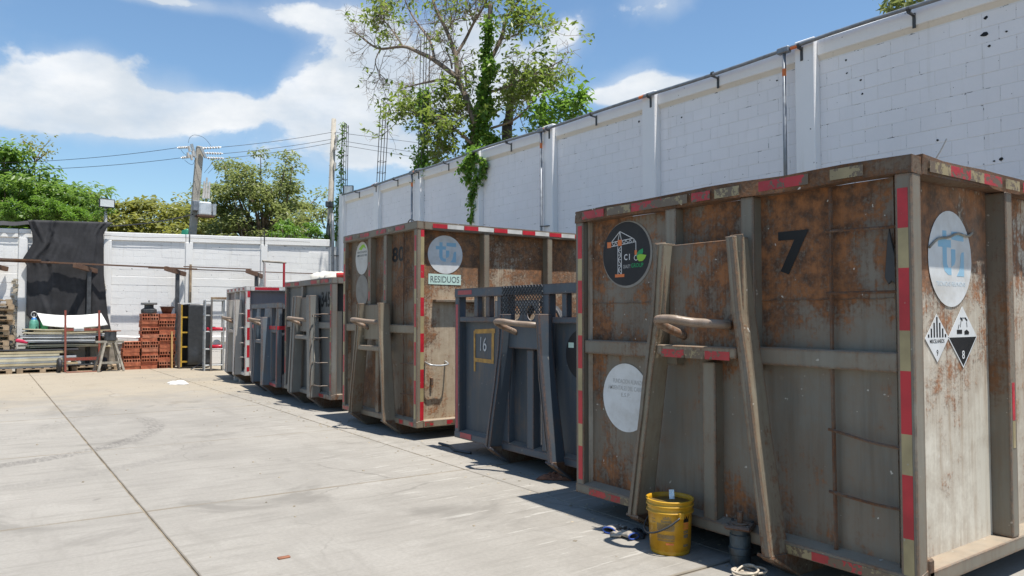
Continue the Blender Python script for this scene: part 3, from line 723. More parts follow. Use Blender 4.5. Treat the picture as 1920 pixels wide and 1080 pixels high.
tapes(c7, front(-.006, 0, .182), True, .05, [('red_worn', -2.6, .36), ('cream_worn', -2.24, .26), ('cream_worn', -.84, .22), ('red_worn', -.62, .31), ('cream_worn', -.31, .3)])
tapes(c7, side(-.016, 0, T7-.055), True, .062, [('cream_worn', .16, .24), ('red_worn', .40, .24), ('cream_worn', .64, .17), ('red_worn', .81, .24), ('cream_worn', 1.1, .2), ('red_worn', 1.35, .3), ('cream_worn', 1.7, .3), ('red_worn', 2.1, .3)])
tapes(c7, front(-.1305, 1.39, 1.335), True, .055, [('red_worn', -.30, .21), ('cream_worn', -.08, .16), ('red_worn', .09, .2)])
MB().prism([(-.018, .95), (.018, .95), (.018, 1.18), (-.018, 1.18)], side(.0015, 1.185, 0), .0015).build('reflective_tape', 'red', c7)
MB().prism([(-.018, .78), (.018, .78), (.018, .945), (-.018, .945)], side(.0015, 1.185, 0), .0015).build('reflective_tape', 'cream', c7)
letters(c7, front(fp, 2.795-Y7, 1.985), '7', .27, .215, 'ink_black', .03, 0, name='number_seven')
# channel flanges of the upright posts and the battered plate between them
for s_ in (1, -1):
    MB().hexa([(-.11, 1.39+s_*.33-.05, 1.60), (-.098, 1.39+s_*.33-.05, 1.60), (-.098, 1.39+s_*.33+.05, 1.60), (-.11, 1.39+s_*.33+.05, 1.60)],
              [(-.105, 1.39+s_*.33-.05, 2.11), (-.093, 1.39+s_*.33-.05, 2.11), (-.093, 1.39+s_*.33+.05, 2.11), (-.105, 1.39+s_*.33+.05, 2.11)]).build('post_flange', 'khaki_light', c7, bevel=.003)
for o_ in c7.children:
    if o_.name.startswith('hook_plate'): o_.data.materials[0] = M['khaki']
# crane sticker
fn = front(fp, 4.275-Y7, 2.075); stc = disc(c7, front(fp, 4.265-Y7, 2.07), .275, .262, 'st_ghost', 'sticker_backing'); stc = disc(c7, front(fp-.001, 4.275-Y7, 2.075), .262, .25, 'st_black')
stc['label'] = 'black round sticker with a tower crane drawing'
fc = lambda u, v, n: fn(u*.262-.0, v*.25, n+.001)
def cp(px, py): return ((px-355)/340, (530-py)/465)      # crop pixels of the sticker -> unit disc
wl = []
def ln(a, b, w=.022): wl.append(line2(cp(*a), cp(*b), w))
for a, b in [((240, 410), (240, 825)), ((292, 410), (292, 825)), ((145, 345), (460, 318)), ((145, 405), (500, 370)), ((150, 335), (270, 195)), ((270, 195), (460, 318)), ((270, 195), (245, 320)), ((270, 195), (292, 320)), ((460, 318), (500, 370)), ((500, 370), (500, 495))]: ln(a, b)
zz = [410, 470, 540, 610, 690, 760, 825]
for i in range(6): ln((240 if i % 2 else 292, zz[i]), (292 if i % 2 else 240, zz[i+1]), .02); ln((240, zz[i+1]), (292, zz[i+1]), .018)
for i, x in enumerate(range(300, 470, 30)): ln((x, 385 if i % 2 else 335), (x+30, 330 if i % 2 else 380), .018)
ln((150, 345), (180, 400), .018); ln((180, 400), (210, 345), .018); ln((210, 345), (236, 395), .018)
for k in range(14):
    a0, a1 = 2*math.pi*k/18+.6, 2*math.pi*(k+1)/18+.6; ln((500+24*math.cos(a0), 600+36*math.sin(a0)), (500+24*math.cos(a1), 600+36*math.sin(a1)), .022)
strokes(stc, fc, wl, 'ink_white', .0014, 'crane_outline')
def rc(x0, y0, x1, y1): return [cp(x0, y1), cp(x1, y1), cp(x1, y0), cp(x0, y0)]
strokes(stc, fc, [rc(82, 335, 142, 422), rc(240, 318, 300, 405), rc(483, 492, 515, 556), rc(198, 822, 334, 866)], 'ink_orange', .0022, 'crane_blocks')
strokes(stc, fc, [[cp(505, 590), cp(512, 540), cp(545, 500), cp(597, 475), cp(602, 520), cp(590, 555), cp(540, 550)]], 'ink_green', .0018, 'leaf_emblem')
strokes(stc, fc, [[cp(515, 575), cp(545, 552), cp(600, 562), cp(645, 575), cp(625, 620), cp(590, 655), cp(545, 655), cp(520, 625)]], 'ink_lime', .0024, 'leaf_emblem')
u, v = cp(373, 580); letters(stc, fc, 'C I', .19, .24, 'ink_white', .02, .002, u, v)
u, v = cp(370, 720); letters(stc, fc, 'QUALITY', .13, .31, 'ink_grey', .01, .002, u, v)
u, v = cp(518, 708); letters(stc, fc, 'GROUP', .13, .50, 'ink_green', .01, .002, u, v)
# faded round sticker with wording
fn2 = front(fp, 4.285-Y7, .955); s2 = disc(c7, fn2, .258, .265, 'st_white', cut=.215); s2['label'] = 'white round sticker with worn grey wording'
letters(s2, fn2, 'FUNDACION ALIANZAS', .034, .34, 'ink_grey', .006, .0014, .03, .125)
letters(s2, fn2, 'AMBIENTALES DEL CARIBE', .034, .40, 'ink_grey', .006, .0014, .0, .072)
letters(s2, fn2, 'E.S.P.', .03, .10, 'ink_grey', .004, .0014, .0, .02)
# ladder rods and wire rungs on the near half of the front
MB().tube([(.055, .50, .24), (.05, .505, 1.3), (.05, .50, 2.35)], .013, 6).build('ladder_rod', 'skid', c7)
for z, dz in ((2.09, -.01), (1.725, 0), (.93, -.05), (.57, -.02)):
    MB().tube(smooth_path([(.045, .53, z), (.03, .40, z+dz*.3), (.03, .25, z+dz*.8), (.045, .115, z+dz)], 3), .0095, 6).build('ladder_rung', 'skid', c7)
for z_ in (1.69,):
    MB().tube([(.083, .12+.05*k, z_+.003*math.sin(k*1.7)) for k in range(52)], .0035, 5).build('weld_seam', 'khaki', c7)
# torn black plastic stuck by the post
mb = MB(); pts = [(.0, .17), (.012, .1), (.03, .02), (.04, -.1), (.028, -.15), (.012, -.13), (-.008, -.15), (-.03, -.11), (-.02, 0), (-.012, .1)]
mb.prism([(u*1.0, v) for u, v in pts], front(.07, .16, 1.915), .012).build('plastic_scrap', 'black_plastic', c7, bevel=.004)
# side face: logo disc and hazard diamonds
fs = side(.1155, 4.69-4.03, 1.93); s3 = disc(c7, fs, .265, .285, 'st_white'); s3['label'] = 'large white round sticker with a pale blue logo'
def tr_logo(parent, fn, k, mat, cap):
    # stepped t and r shapes of the round sign
    S = lambda p: [(u*k, v*k) for u, v in p]
    P_ = [[(-.35, .62), (-.17, .62), (-.17, .42), (.03, .42), (.03, .25), (-.17, .25), (-.17, -.12), (-.10, -.2), (.03, -.2), (.03, -.36), (-.12, -.36), (-.28, -.28), (-.36, -.12), (-.36, .25), (-.56, .25), (-.56, .42), (-.35, .42)],
          [(.06, .62), (.63, .62), (.63, .42), (.40, .42), (.06, .44)], [(.03, .22), (.23, .22), (.23, -.02), (.18, -.12), (.03, -.18)],
          [(.63, .18), (.63, -.38), (.28, -.38), (.40, -.25), (.45, -.1), (.47, .08), (.52, .16)]]
    strokes(parent, fn, [S(p) for p in P_], mat)
    if cap: letters(parent, fn, 'TECNICAS REUNIDAS', .10*k, 1.35*k, 'ink_blue_faint', .004, .0014, 0, -.56*k)
tr_logo(s3, fs, .265, 'ink_blue', True)
MB().tube(smooth_path([(.40, .109, 1.985), (.50, .108, 2.04), (.62, .108, 2.055), (.74, .108, 2.085), (.86, .107, 2.075), (.93, .108, 2.10)], 3), .008, 5).build('cable_scrap', 'wood_grey', c7)
def diamond(fn, r): return [(0, -r*1.0), (r, 0), (0, r), (-r, 0)]
f9 = side(.1155, 4.51-4.03, 1.465); d9 = MB().prism(diamond(0, .14), f9, .0012).build('hazard_label', 'st_white', c7); d9['label'] = 'white diamond hazard label with black stripes and a 9'
mb = []
for k in range(-3, 4):
    x = k*.033; hh = .125-abs(x)
    mb.append([(x-.008, .004), (x+.008, .004), (x+.008, max(.006, hh-.004)), (x-.008, max(.006, hh-.004))])
strokes(d9, f9, mb, 'ink_black', name='stripes'); letters(d9, f9, 'MISCELANEOS', .022, .17, 'ink_black', .006, .0014, 0, -.018); letters(d9, f9, '9', .035, .02, 'ink_black', .004, .0014, 0, -.085)
f8 = side(.1155, 4.825-4.03, 1.465); d8 = MB().prism(diamond(0, .185), f8, .0012).build('hazard_label', 'st_white', c7); d8['label'] = 'black and white diamond hazard label with an 8'
strokes(d8, f8, [[(0, -.172), (.172, 0), (-.172, 0)]], 'ink_black', name='black_half'); letters(d8, f8, '8', .05, .032, 'ink_white', .006, .0022, 0, -.105)
strokes(d8, f8, [line2((-.03, .115), (.0, .10), .012), line2((.03, .115), (.06, .098), .012), line2((-.03, .115), (.045, .115), .004), [(-.075, .02), (-.01, .02), (-.01, .045), (-.075, .045)],
                 line2((-.02, .10), (-.03, .06), .005), line2((.05, .09), (.055, .06), .005), [(.02, .015), (.075, .015), (.08, .03), (.05, .045), (.02, .035)], line2((-.06, .05), (-.045, .075), .006)], 'ink_black', name='corrosion_pictogram')
MB().box(.098, .16, -.004, .10, .20, .30).build('rust_flap', 'rail_rusty', c7, bevel=.01)

# ---- number 16: low, blue grey, barred top
Y16, W16 = 4.90, 2.78; T16 = 1.905
c16 = container('low blue grey waste container marked 16 with a barred and meshed top', (4.60, Y16), 0, W16, .16, T16, 5.6, 'bluegrey', 'bluegrey_frame', 'bluegrey_frame', 'bluegrey',
                dict(yc=1.30, top=.31, bend=.33, foot=.53, ztop=1.605, zbend=1.20, hook=1.52, stiff=(), w=.066, beam=0, plate=(1.25, 1.50), foot_z=.19, tie=False), [1.0, 2.1, 3.2, 4.3], dict(side_top=1.50, front_panel_top=1.52, dent=.003))
MB().box(.004, .10, .1, .93, 1.515, 1.575).build('second_rail', 'bluegrey_frame', c16, bevel=.006)
MB().box(.004, .10, 1.76, W16-.1, 1.515, 1.575).build('second_rail', 'bluegrey_frame', c16, bevel=.006)
for y in (7.25, 7.01, 6.78, 5.66, 5.30): MB().box(.02, .09, y-Y16-.038, y-Y16+.038, 1.574, T16-.099).build('grille_bar', 'bluegrey_frame', c16, bevel=.005)
for y in (6.64, 5.94): MB().box(.006, .098, y-Y16-.06, y-Y16+.06, .24, T16-.099).build('stiffener', 'bluegrey_frame', c16, bevel=.006)
# expanded mesh
mb = MB(); y0, y1, za, zb_ = 5.96-Y16, 6.68-Y16, 1.60, 1.905; nx, nz = 14, 6; dy, dz = (y1-y0)/nx, (zb_-za)/nz
for i in range(nx):
    for j in range(nz):
        cyy, cz = y0+(i+.5)*dy, za+(j+.5)*dz
        P4 = [(cyy-dy/2, cz), (cyy, cz+dz/2), (cyy+dy/2, cz), (cyy, cz-dz/2)]
        for k in range(4): a, b_ = P4[k], P4[(k+1) % 4]; mb.bar((-.012, *a), (-.012, *b_), .004, .009, up=(1, 0, 0))
mb.build('expanded_mesh', 'dark_steel', c16, fix=False)
tapes(c16, front(-.0005, W16-.05, 0), False, .05, [('red_on_grey', .27, 1.45)])
tapes(c16, front(-.006, 0, T16-.048), True, .05, [('red_on_grey', -2.70, .30)]); tapes(c16, front(-.0075, 0, .205), True, .06, [('red_on_grey', -2.64, .24)])
f16 = front(fp, 7.165-Y16, 1.245)
ot = [line2((-.2, .16), (.22, .175), .05), line2((-.21, .17), (-.205, -.3), .035), line2((.175, .2), (.165, -.18), .05), line2((-.2, -.165), (.19, -.17), .045)]
strokes(c16, f16, ot, 'orange_tape', 0, 'masking_tape', .001)
letters(c16, f16, '16', .16, .13, 'chalk', .0, .0005, -.02, .02, -.05, 'chalk_number')
f16b = front(fp, 5.47-Y16, 1.22); sb = disc(c16, f16b, .24, .24, 'st_black'); strokes(sb, f16b, [rc2 for rc2 in [[(-.2, .06), (-.12, .06), (-.12, .11), (-.2, .11)]]], 'st_mint', name='emblem')
MB().tube([(-.13, 1.30-.3, 1.55), (-.145, 1.30-.35, 1.0), (-.16, 1.30-.49, .3)], .006, 5).build('weld_bead', 'grey_frame', c16)
MB().tube([(.02, 1.12, .3), (.015, 1.12, 1.25)], .008, 5).build('seam_rod', 'pale', c16)
MB().box(.06, .085, 1.95, 2.02, .92, .98).build('lug', 'skid', c16)

# ---- number 80
Y80, W80, T80 = 8.53, 2.40, 2.80
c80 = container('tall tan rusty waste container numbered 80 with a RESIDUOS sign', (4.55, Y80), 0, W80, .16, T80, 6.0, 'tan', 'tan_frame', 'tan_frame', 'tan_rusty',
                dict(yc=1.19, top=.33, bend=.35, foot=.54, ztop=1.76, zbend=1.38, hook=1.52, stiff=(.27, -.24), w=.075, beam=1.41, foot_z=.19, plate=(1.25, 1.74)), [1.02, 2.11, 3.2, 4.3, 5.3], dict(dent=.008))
tapes(c80, front(-.0005, .05, 0), False, .045, alt(.27, 2.62, 'red', .30, 'cream', .19, 1)); tapes(c80, front(-.0005, W80-.05, 0), False, .045, alt(.27, 2.62, 'red', .26, 'cream', .2))
tapes(c80, side(.0025, .075, 0), False, .05, [('red', z, .24) for z in (.25, .66, 1.12, 1.58)]+[('red', 2.07, .17), ('red', 2.6, .09), ('cream', .49, .17), ('cream', .90, .22), ('cream', 1.36, .22), ('cream', 1.82, .25), ('cream', 2.24, .36)])
sg = []; x = .22; k = 0
while x < 3.4: sg.append((('red', 'white_tape')[k % 2], x, .22 if k % 2 == 0 else .25)); x += .22 if k % 2 == 0 else .26; k += 1
tapes(c80, side(-.008, 0, T80-.048), True, .055, sg)
tapes(c80, front(-.0105, 0, T80-.048), True, .05, [('red_worn', -2.3, .25), ('cream_worn', -2.0, .2), ('red_worn', -1.75, .3), ('red_worn', -1.2, .3), ('cream_worn', -.85, .2), ('red_worn', -.6, .25)])
tapes(c80, side(-.0055, 0, .205), True, .05, [('red_worn', .12, .12), ('red_worn', .44, .35)]); tapes(c80, front(-.006, 0, .197), True, .05, [('red_worn', -2.35, .22), ('red_worn', -.48, .12), ('red_worn', -.2, .12)])
for kk in (.27, -.24): tapes(c80, front(.0035, 1.19+kk, 0), False, .035, [('red_worn', 1.8, .14), ('cream_worn', 1.94, .2), ('red_worn', 2.15, .2)])
f80 = side(.1155, 5.03-4.55, 2.395); s = disc(c80, f80, .265, .255, 'st_white'); s['label'] = 'white round sticker with a pale blue logo'; tr_logo(s, f80, .26, 'ink_blue', False)
fr = side(.1155, 5.025-4.55, 2.065); s = MB().prism([(-.25, -.066), (.245, -.07), (.245, .066), (-.25, .072)], fr, .002).build('sign', 'st_mint', c80); s['label'] = 'mint green sign lettered RESIDUOS'
letters(s, fr, 'RESIDUOS', .085, .44, 'ink_dark', .008, .0024)
letters(c80, front(fp, 9.235-Y80, 2.42), '80', .205, .36, 'ink_black', .02, 0, name='number_eighty')
fe = front(fp, 10.42-Y80, 2.44); s = disc(c80, fe, .23, .245, 'st_pale', cut=.2); s['label'] = 'faded white round sticker with small wording'
strokes(s, fe, [[(-.12, .14), (.0, .2), (.08, .2), (.15, .13), (.06, .16), (-.02, .12), (-.08, .13)]], 'ink_lime', name='emblem')
letters(s, fe, 'FUNDACION ALIANZAS', .03, .34, 'ink_dark', .004, .0014, .0, .09); letters(s, fe, 'AMBIENTALES DEL CARIBE', .03, .34, 'ink_dark', .004, .0014, 0, .04); letters(s, fe, 'E.S.P.', .025, .08, 'ink_grey', 0, .0014, 0, -.01)
s = disc(c80, front(fp, 10.41-Y80, 1.955), .22, .235, 'st_ghost', cut=.2); s['label'] = 'weathered grey round sticker'
MB().tube([(.05, .47, .26), (.05, .475, 2.7)], .009, 6).build('ladder_rod', 'skid', c80)
for z in (2.08, .95, .55): MB().tube([(.05, .55, z), (.03, .3, z+.01), (.05, .1, z+.02)], .008, 5).build('ladder_rung', 'skid', c80)
# latch bracket, its long strap and a wire handle on the sunlit side
MB().box(4.84-4.55, 5.6-4.55, .03, .118, 1.765, 1.80).build('shelf_bracket', 'tan_frame', c80, bevel=.004)
MB().tube(smooth_path([(.18, .115, .985), (.20, .0, .955), (.34, -.005, .94), (.46, .0, .955), (.48, .115, .985)], 4), .011, 7).build('wire_handle', 'galv', c80, smooth=True)
MB().box(.255, .285, .08, .118, .68, .78).build('lug', 'skid', c80, bevel=.004)
MB().tube(smooth_path([(.04, .35, 2.80), (.04, .30, 2.84), (.04, .22, 2.84), (.04, .15, 2.80)], 4), .008, 6).build('rail_loop', 'dark_steel', c80)

# ---- 345
Y3, W3, T3 = 11.80, 2.46, 2.215
c345 = container('dark grey waste container numbered 345 with ladder rungs and white bags on top', (4.72, Y3), R(-1), W3, .20, T3, 6.0, 'grey', 'grey_frame', 'grey_frame', 'grey',
                 dict(yc=1.14, top=.36, bend=.39, foot=.50, ztop=1.93, zbend=1.45, hook=1.53, stiff=(.35,), w=.19, beam=1.42, foot_z=.2, plate=(1.3, 1.9)), [.25, 1.3, 2.4, 3.5, 4.6], dict(dent=.006, pd=.065))
letters(c345, front(fp-.02, .45, 1.86), '345', .26, .42, 'ink_black', .02, 0, name='number_345')
tapes(c345, front(-.0085, 0, T3-.05), True, .06, [('red_worn', -2.40, .28), ('cream_worn', -2.1, .2), ('red_worn', -1.9, .25), ('red_worn', -1.0, .3), ('cream_worn', -.7, .18), ('red_worn', -.5, .35)])
tapes(c345, front(-.0005, .05, 0), False, .05, alt(.35, 2.1, 'red_worn', .28, 'cream_worn', .24)); tapes(c345, front(-.0005, W3-.05, 0), False, .05, alt(.5, 2.1, 'red_worn', .3, 'cream_worn', .3))
tapes(c345, front(-.0065, 0, .24), True, .05, [('red_worn', -.75, .4)])
for i, z in enumerate((1.60, 1.21, .80, .42)):
    MB().tube(smooth_path([(.08, .10, z), (-.10, .12, z+.01), (-.14, .18, z+.005), (-.14, .48, z), (-.10, .60, z-.035), (.06, .62, z-.03)], 3), .009, 7).build('ladder_rung', 'grey_frame', c345, smooth=True)
MB().tube(smooth_path([(-.15, .42, 1.6), (-.155, .40, 1.35), (-.16, .43, 1.1), (-.15, .38, .85), (-.15, .42, .6), (-.15, .42, .43)], 4), .012, 6).build('rope', 'wood_grey', c345, smooth=True)

# ---- slate blue
c5 = container('low slate blue waste container with red edge tape and an open barred top', (4.67, 14.42), R(-6), 2.66, .20, 1.83, 6.0, 'slate', 'slate', 'slate', 'slate',
               dict(yc=1.15, top=.31, bend=.34, foot=.46, ztop=1.55, zbend=1.30, hook=1.50, stiff=(), w=.15, beam=1.30, foot_z=.2, plate=(1.2, 1.5)), [], dict(dent=.004, front_panel_top=1.38, side_top=1.81))
MB().box(.002, .1, .1, 2.56, 1.30, 1.385).build('second_rail', 'slate', c5, bevel=.006)
for y in (.62, 1.75): MB().box(.006, .098, y-.09, y+.09, .28, 1.735).build('stiffener', 'slate', c5, bevel=.006)
tapes(c5, front(-.0005, 0, 1.345), True, .07, [('red', -1.02, .9), ('red', -2.5, .5)]); tapes(c5, side(.0015, 0, 1.345), True, .07, [('red', .0, .55)])
tapes(c5, front(-.0005, .035, 0), False, .035, [('red_on_grey', .28, 1.0)]); tapes(c5, front(-.0065, 0, .235), True, .05, [('red_on_grey', -.9, .85)])
MB().box(.30, .55, .0, .119, .95, 1.33).build('side_opening', 'black_plastic', c5); MB().box(.11, .7, -.02, .08, .18, .46).build('side_pocket', 'slate', c5, bevel=.02)
# ---- pale grey
c6 = container('pale grey and mauve waste container with bright red and white edge tape', (4.98, 17.62), R(-5), 2.52, .20, 2.25, 6.0, 'mauve', 'whitepaint', 'pale', 'mauve',
               dict(yc=1.05, top=.38, bend=.40, foot=.48, ztop=1.95, zbend=1.45, hook=1.52, stiff=(.30, -.35), w=.24, beam=0, foot_z=.2, plate=(1.3, 1.9)), [], dict(dent=.003))
tapes(c6, side(.0015, .065, 0), False, .06, [('red', z, .28) for z in (.62, 1.02, 1.44)]+[('red', .3, .1), ('red', 2.0, .14)])
tapes(c6, side(-.0045, 0, 2.2), True, .065, [('red', .2, .55), ('white_tape', .75, .3), ('red', 1.5, .5)]); tapes(c6, front(-.004, 0, 2.2), True, .06, alt(-2.4, -.1, 'red_worn', .25, 'white_tape', .25))
tapes(c6, front(-.0005, .05, 0), False, .05, alt(.35, 2.1, 'red_worn', .25, 'white_tape', .25))
for z in (1.62, 1.3, .95, .62): MB().tube([(.08, .10, z), (-.06, .12, z), (-.06, .36, z), (.08, .38, z)], .018, 6).build('ladder_rung', 'pale', c6)
# ------------------------------------------------------------------ things on the yard near the containers
M['bucket'] = plain('yellow_bucket_plastic', (.52, .265, .012), .42, .22, 5, c2=(.60, .33, .02))
M['bucket_in'] = plain('dirty_bucket_inside', (.22, .14, .03), .7, .4, 6)
M['cloth_blue'] = plain('blue_cuff_cloth', (.03, .07, .28), .9, .3, 20); M['cloth_dirty'] = plain('dirty_glove_cloth', (.34, .30, .25), .95, .45, 16); M['cloth_dark'] = plain('dark_rag_cloth', (.05, .05, .052), .95, .4, 14)
M['cloth_brown'] = plain('brown_rag_cloth', (.24, .10, .055), .95, .35, 14); M['cloth_white'] = plain('white_rag_cloth', (.70, .69, .66), .9, .12, 8)
M['cast_iron'] = plain('oily_cast_iron', (.035, .045, .05), .45, .5, 12, c2=(.06, .085, .10)); M['rope'] = plain('pale_rope', (.42, .36, .28), .95, .3, 40)
M['foil'] = plain('crumpled_foil', (.55, .58, .62), .25, .3, 30, metal=.6, bmp=1.0, fine=30)

bp = at_z(1253, 1040, 0); bkt = thing('bucket', 'dirty yellow plastic bucket with a black handle beside the rusty container legs', 'bucket', (3.86, 3.60, 0), R(20))
BH, RB, RT = .36, .128, .155
MB().lathe([(0, .003), (RB, .0), (RB+.003, .01), (RB+.014, .2), (RT-.008, BH-.085), (RT+.004, BH-.083), (RT+.004, BH-.074), (RT-.006, BH-.072), (RT-.005, BH-.043), (RT+.005, BH-.041), (RT+.005, BH-.032), (RT-.004, BH-.03), (RT, BH-.012), (RT+.006, BH-.008), (RT+.006, BH), (RT-.004, BH), (RT-.008, BH-.02), (RB+.008, .03), (0, .028)], 48).build('body', 'bucket', bkt, smooth=True)
MB().lathe([(RT-.0095, BH-.03), (RB+.006, .034), (0, .033)], 40).build('lining', 'bucket_in', bkt, smooth=True, fix=False)
def cyl(a, z, off=.0): r = RB+.006+(RT-RB-.012)*(z/BH)+off; return Vector((r*math.cos(a), r*math.sin(a), z))
a0 = R(140); hp = []
for k in range(17):
    t = k/16; a = a0-.62*math.pi*(1-2*abs(t-.5))*0 + (t-.5)*math.pi*1.0
    rr = RT+.012; th = a0+(t-.5)*math.pi
    drop = math.sin(t*math.pi); hp.append((rr*math.cos(th)*(1+.03*drop), rr*math.sin(th)*(1+.03*drop), BH-.09-.13*drop))
MB().tube(hp, .0065, 7).build('handle', 'black_plastic', bkt, smooth=True)
for th in (a0-math.pi/2, a0+math.pi/2):
    c = Vector(((RT+.006)*math.cos(th), (RT+.006)*math.sin(th), BH-.09)); e = Vector((-math.sin(th), math.cos(th), 0)); n = Vector((math.cos(th), math.sin(th), 0))
    MB().hexa([c-e*.018-n*.012-Vector((0, 0, .02)), c+e*.018-n*.012-Vector((0, 0, .02)), c+e*.018+n*.012-Vector((0, 0, .02)), c-e*.018+n*.012-Vector((0, 0, .02))], [c-e*.018-n*.012+Vector((0, 0, .022)), c+e*.018-n*.012+Vector((0, 0, .022)), c+e*.018+n*.012+Vector((0, 0, .022)), c-e*.018+n*.012+Vector((0, 0, .022))]).build('handle_lug', 'bucket', bkt, bevel=.004)
def wrap(name, mat, rects, off=.0012):      # print wrapped on the bucket: rects in (angle, z)
    mb = MB()
    for (aa, ab, z0, z1) in rects:
        n = max(1, int(abs(ab-aa)/.12)); vs = []; fs = []
        for i in range(n+1):
            a = aa+(ab-aa)*i/n; vs += [cyl(a, z0, off), cyl(a, z1, off)]
        fs = [(2*i, 2*i+2, 2*i+3, 2*i+1) for i in range(n)]; mb.add(vs, fs)
    o_ = mb.build(name, mat, bkt, fix=False); o_['kind'] = 'stuff'; return o_
ac = R(-169)
ls = []; random.seed(2)
for z in list(np.arange(.168, .215, .0055))+list(np.arange(.115, .140, .0055))+[.105, .099]:
    x = -.42
    while x < .40:
        w = random.uniform(.02, .09); ls.append((ac+x, ac+min(x+w, .42), z, z+.0028)); x += w+.012
for z in (.258, .250, .242): ls.append((ac-.12, ac+.26, z, z+.0035))
for z in (.232, .226, .220): ls.append((ac-.22, ac+.28, z, z+.003))
for z in (.262, .255, .235, .215): ls.append((ac-.72, ac-.52, z, z+.003))
wrap('printed_text', 'ink_dark', ls); wrap('printed_text', 'ink_orange', [(ac+.0, ac+.38, .075, .088)])
wrap('label_panel', 'ink_black', [(ac+.86, ac+1.2, .222, .262)]); wrap('label_panel', 'ink_orange', [(ac+.86, ac+1.2, .176, .218)])
me = text_mesh('lettering', 'SU', .026, .05, .02, .0004); map_mesh(me, lambda u, v, n: cyl(ac+1.0+u/.15, .197+v, .002+n)); link('lettering', me, 'bucket', bkt)
wrap('printed_text', 'ink_dark', [(ac+.88, ac+1.18, z, z+.005) for z in (.16, .15, .135, .127, .119, .07, .062)])
fo = MB().bar((.05, .02, .19), (.075, .055, .39), .035, .006).add([], []).build('tube', 'foil', None); fo.name = 'foil_sachet'; fo.location = bkt.location
tag(fo, 'crumpled silver foil sachet sticking out of the yellow bucket', 'sachet')

def crumple(name, label, cat, outline, h, mat, loc, rz=0, seed=0, n=26, amp=1.0, folds=9.0, sub=None):
    """a cloth lying in folds: outline radii by angle, heights from ridged noise"""
    vs = []; fs = []; rings = 9
    for j in range(rings+1):
        for i in range(n):
            a = 2*math.pi*i/n; r = outline(a)*j/rings
            x, y = r*math.cos(a), r*math.sin(a)
            rd = 1-abs(ncoord(x*folds, y*folds, seed))*2.6
            z = max(.003, h*(.25+.75*max(0, rd))*(1-(j/rings)**3*.85))
            vs.append((x+amp*.01*ncoord(x*20, y*20, seed+9), y, z))
    for j in range(rings):
        for i in range(n): fs.append((j*n+i, j*n+(i+1) % n, (j+1)*n+(i+1) % n, (j+1)*n+i))
    mb = MB().add(vs, fs); o = mb.build(name, mat, None, smooth=False, fix=False)
    md = o.modifiers.new('thickness', 'SOLIDIFY'); md.thickness = .003; md.offset = -.3
    o.location = loc; o.rotation_euler = (0, 0, rz); return tag(o, label, cat)
crumple('rag', 'crumpled brown rag on the concrete by the blue grey container skid', 'rag', lambda a: .155*(1+.25*math.sin(3*a)+.12*math.sin(7*a+1)), .05, 'cloth_brown', at_z(1040, 896, 0.001), .3, 4, folds=13)
ro = crumple('rag', 'crumpled white cloth lying alone on the far concrete', 'rag', lambda a: .27*(1+.5*math.sin(2*a+.4)+.25*math.sin(5*a)), .07, 'cloth_white', at_z(335, 719, 0.001), .9, 8, folds=6)
# work gloves
for k, (px, py, rz, dk) in enumerate([(1152, 996, .4, 0), (1172, 1007, 1.5, 0)]):
    p = at_z(px, py, 0)
    gl = thing('work_glove', ('dirty canvas work glove with a blue cuff, cuff end standing up', 'dirty canvas work glove with a blue edged opening lying flat')[k], 'glove', p, rz, 'gloves lying by the yellow bucket')
    sec = [(-.095, .046, .020, .03), (-.06, .044, .024, .034), (-.02, .050, .024, .03), (.02, .050, .020, .022), (.05, .046, .016, .016)]
    vs = []; fs = []; n = 14
    for (x, ry, rz_, zc) in sec:
        for i in range(n):
            a = 2*math.pi*i/n; vs.append((x+.006*ncoord(x*30, a, k), ry*math.cos(a)*(1+.15*ncoord(a*2, x*20, k+3)), max(.002, zc+rz_*math.sin(a)*(1+.3*ncoord(a*2, x*25, k)))))
    for j in range(len(sec)-1):
        for i in range(n): fs.append((j*n+i, j*n+(i+1) % n, (j+1)*n+(i+1) % n, (j+1)*n+i))
    fs.append(tuple((len(sec)-1)*n+i for i in range(n)))
    mb = MB().add(vs, fs)
    for fi, (yy, ln_, an) in enumerate([(-.034, .062, -.25), (-.012, .078, -.06), (.012, .074, .08), (.034, .056, .3)]):
        mb.tube([(.045, yy, .016), (.045+ln_*.5*math.cos(an), yy+ln_*.5*math.sin(an), .022), (.045+ln_*math.cos(an), yy+ln_*math.sin(an), .012)], .0115, 7, .009)
    mb.tube([(-.01, .045, .018), (.02, .085, .02), (.045, .098, .012)], .0125, 7, .01)
    mb.build('glove_body', 'cloth_dirty', gl, smooth=True)
    MB().tube([(-.097, 1.02*.046*math.cos(a), max(.004, .03+.021*math.sin(a))) for a in [2*math.pi*i/14 for i in range(14)]], .006, 6, closed=True).build('cuff_edge', 'cloth_blue', gl, smooth=True)
    MB().lathe([(0, 0), (.0, .0)], 3)
crumple('rag', 'dark oily rag lying against the gloves in the container shadow', 'rag', lambda a: .085*(1+.3*math.sin(2*a)+.15*math.sin(5*a)), .05, 'cloth_dark', at_z(1193, 1003, 0.001), .2, 15, folds=16)
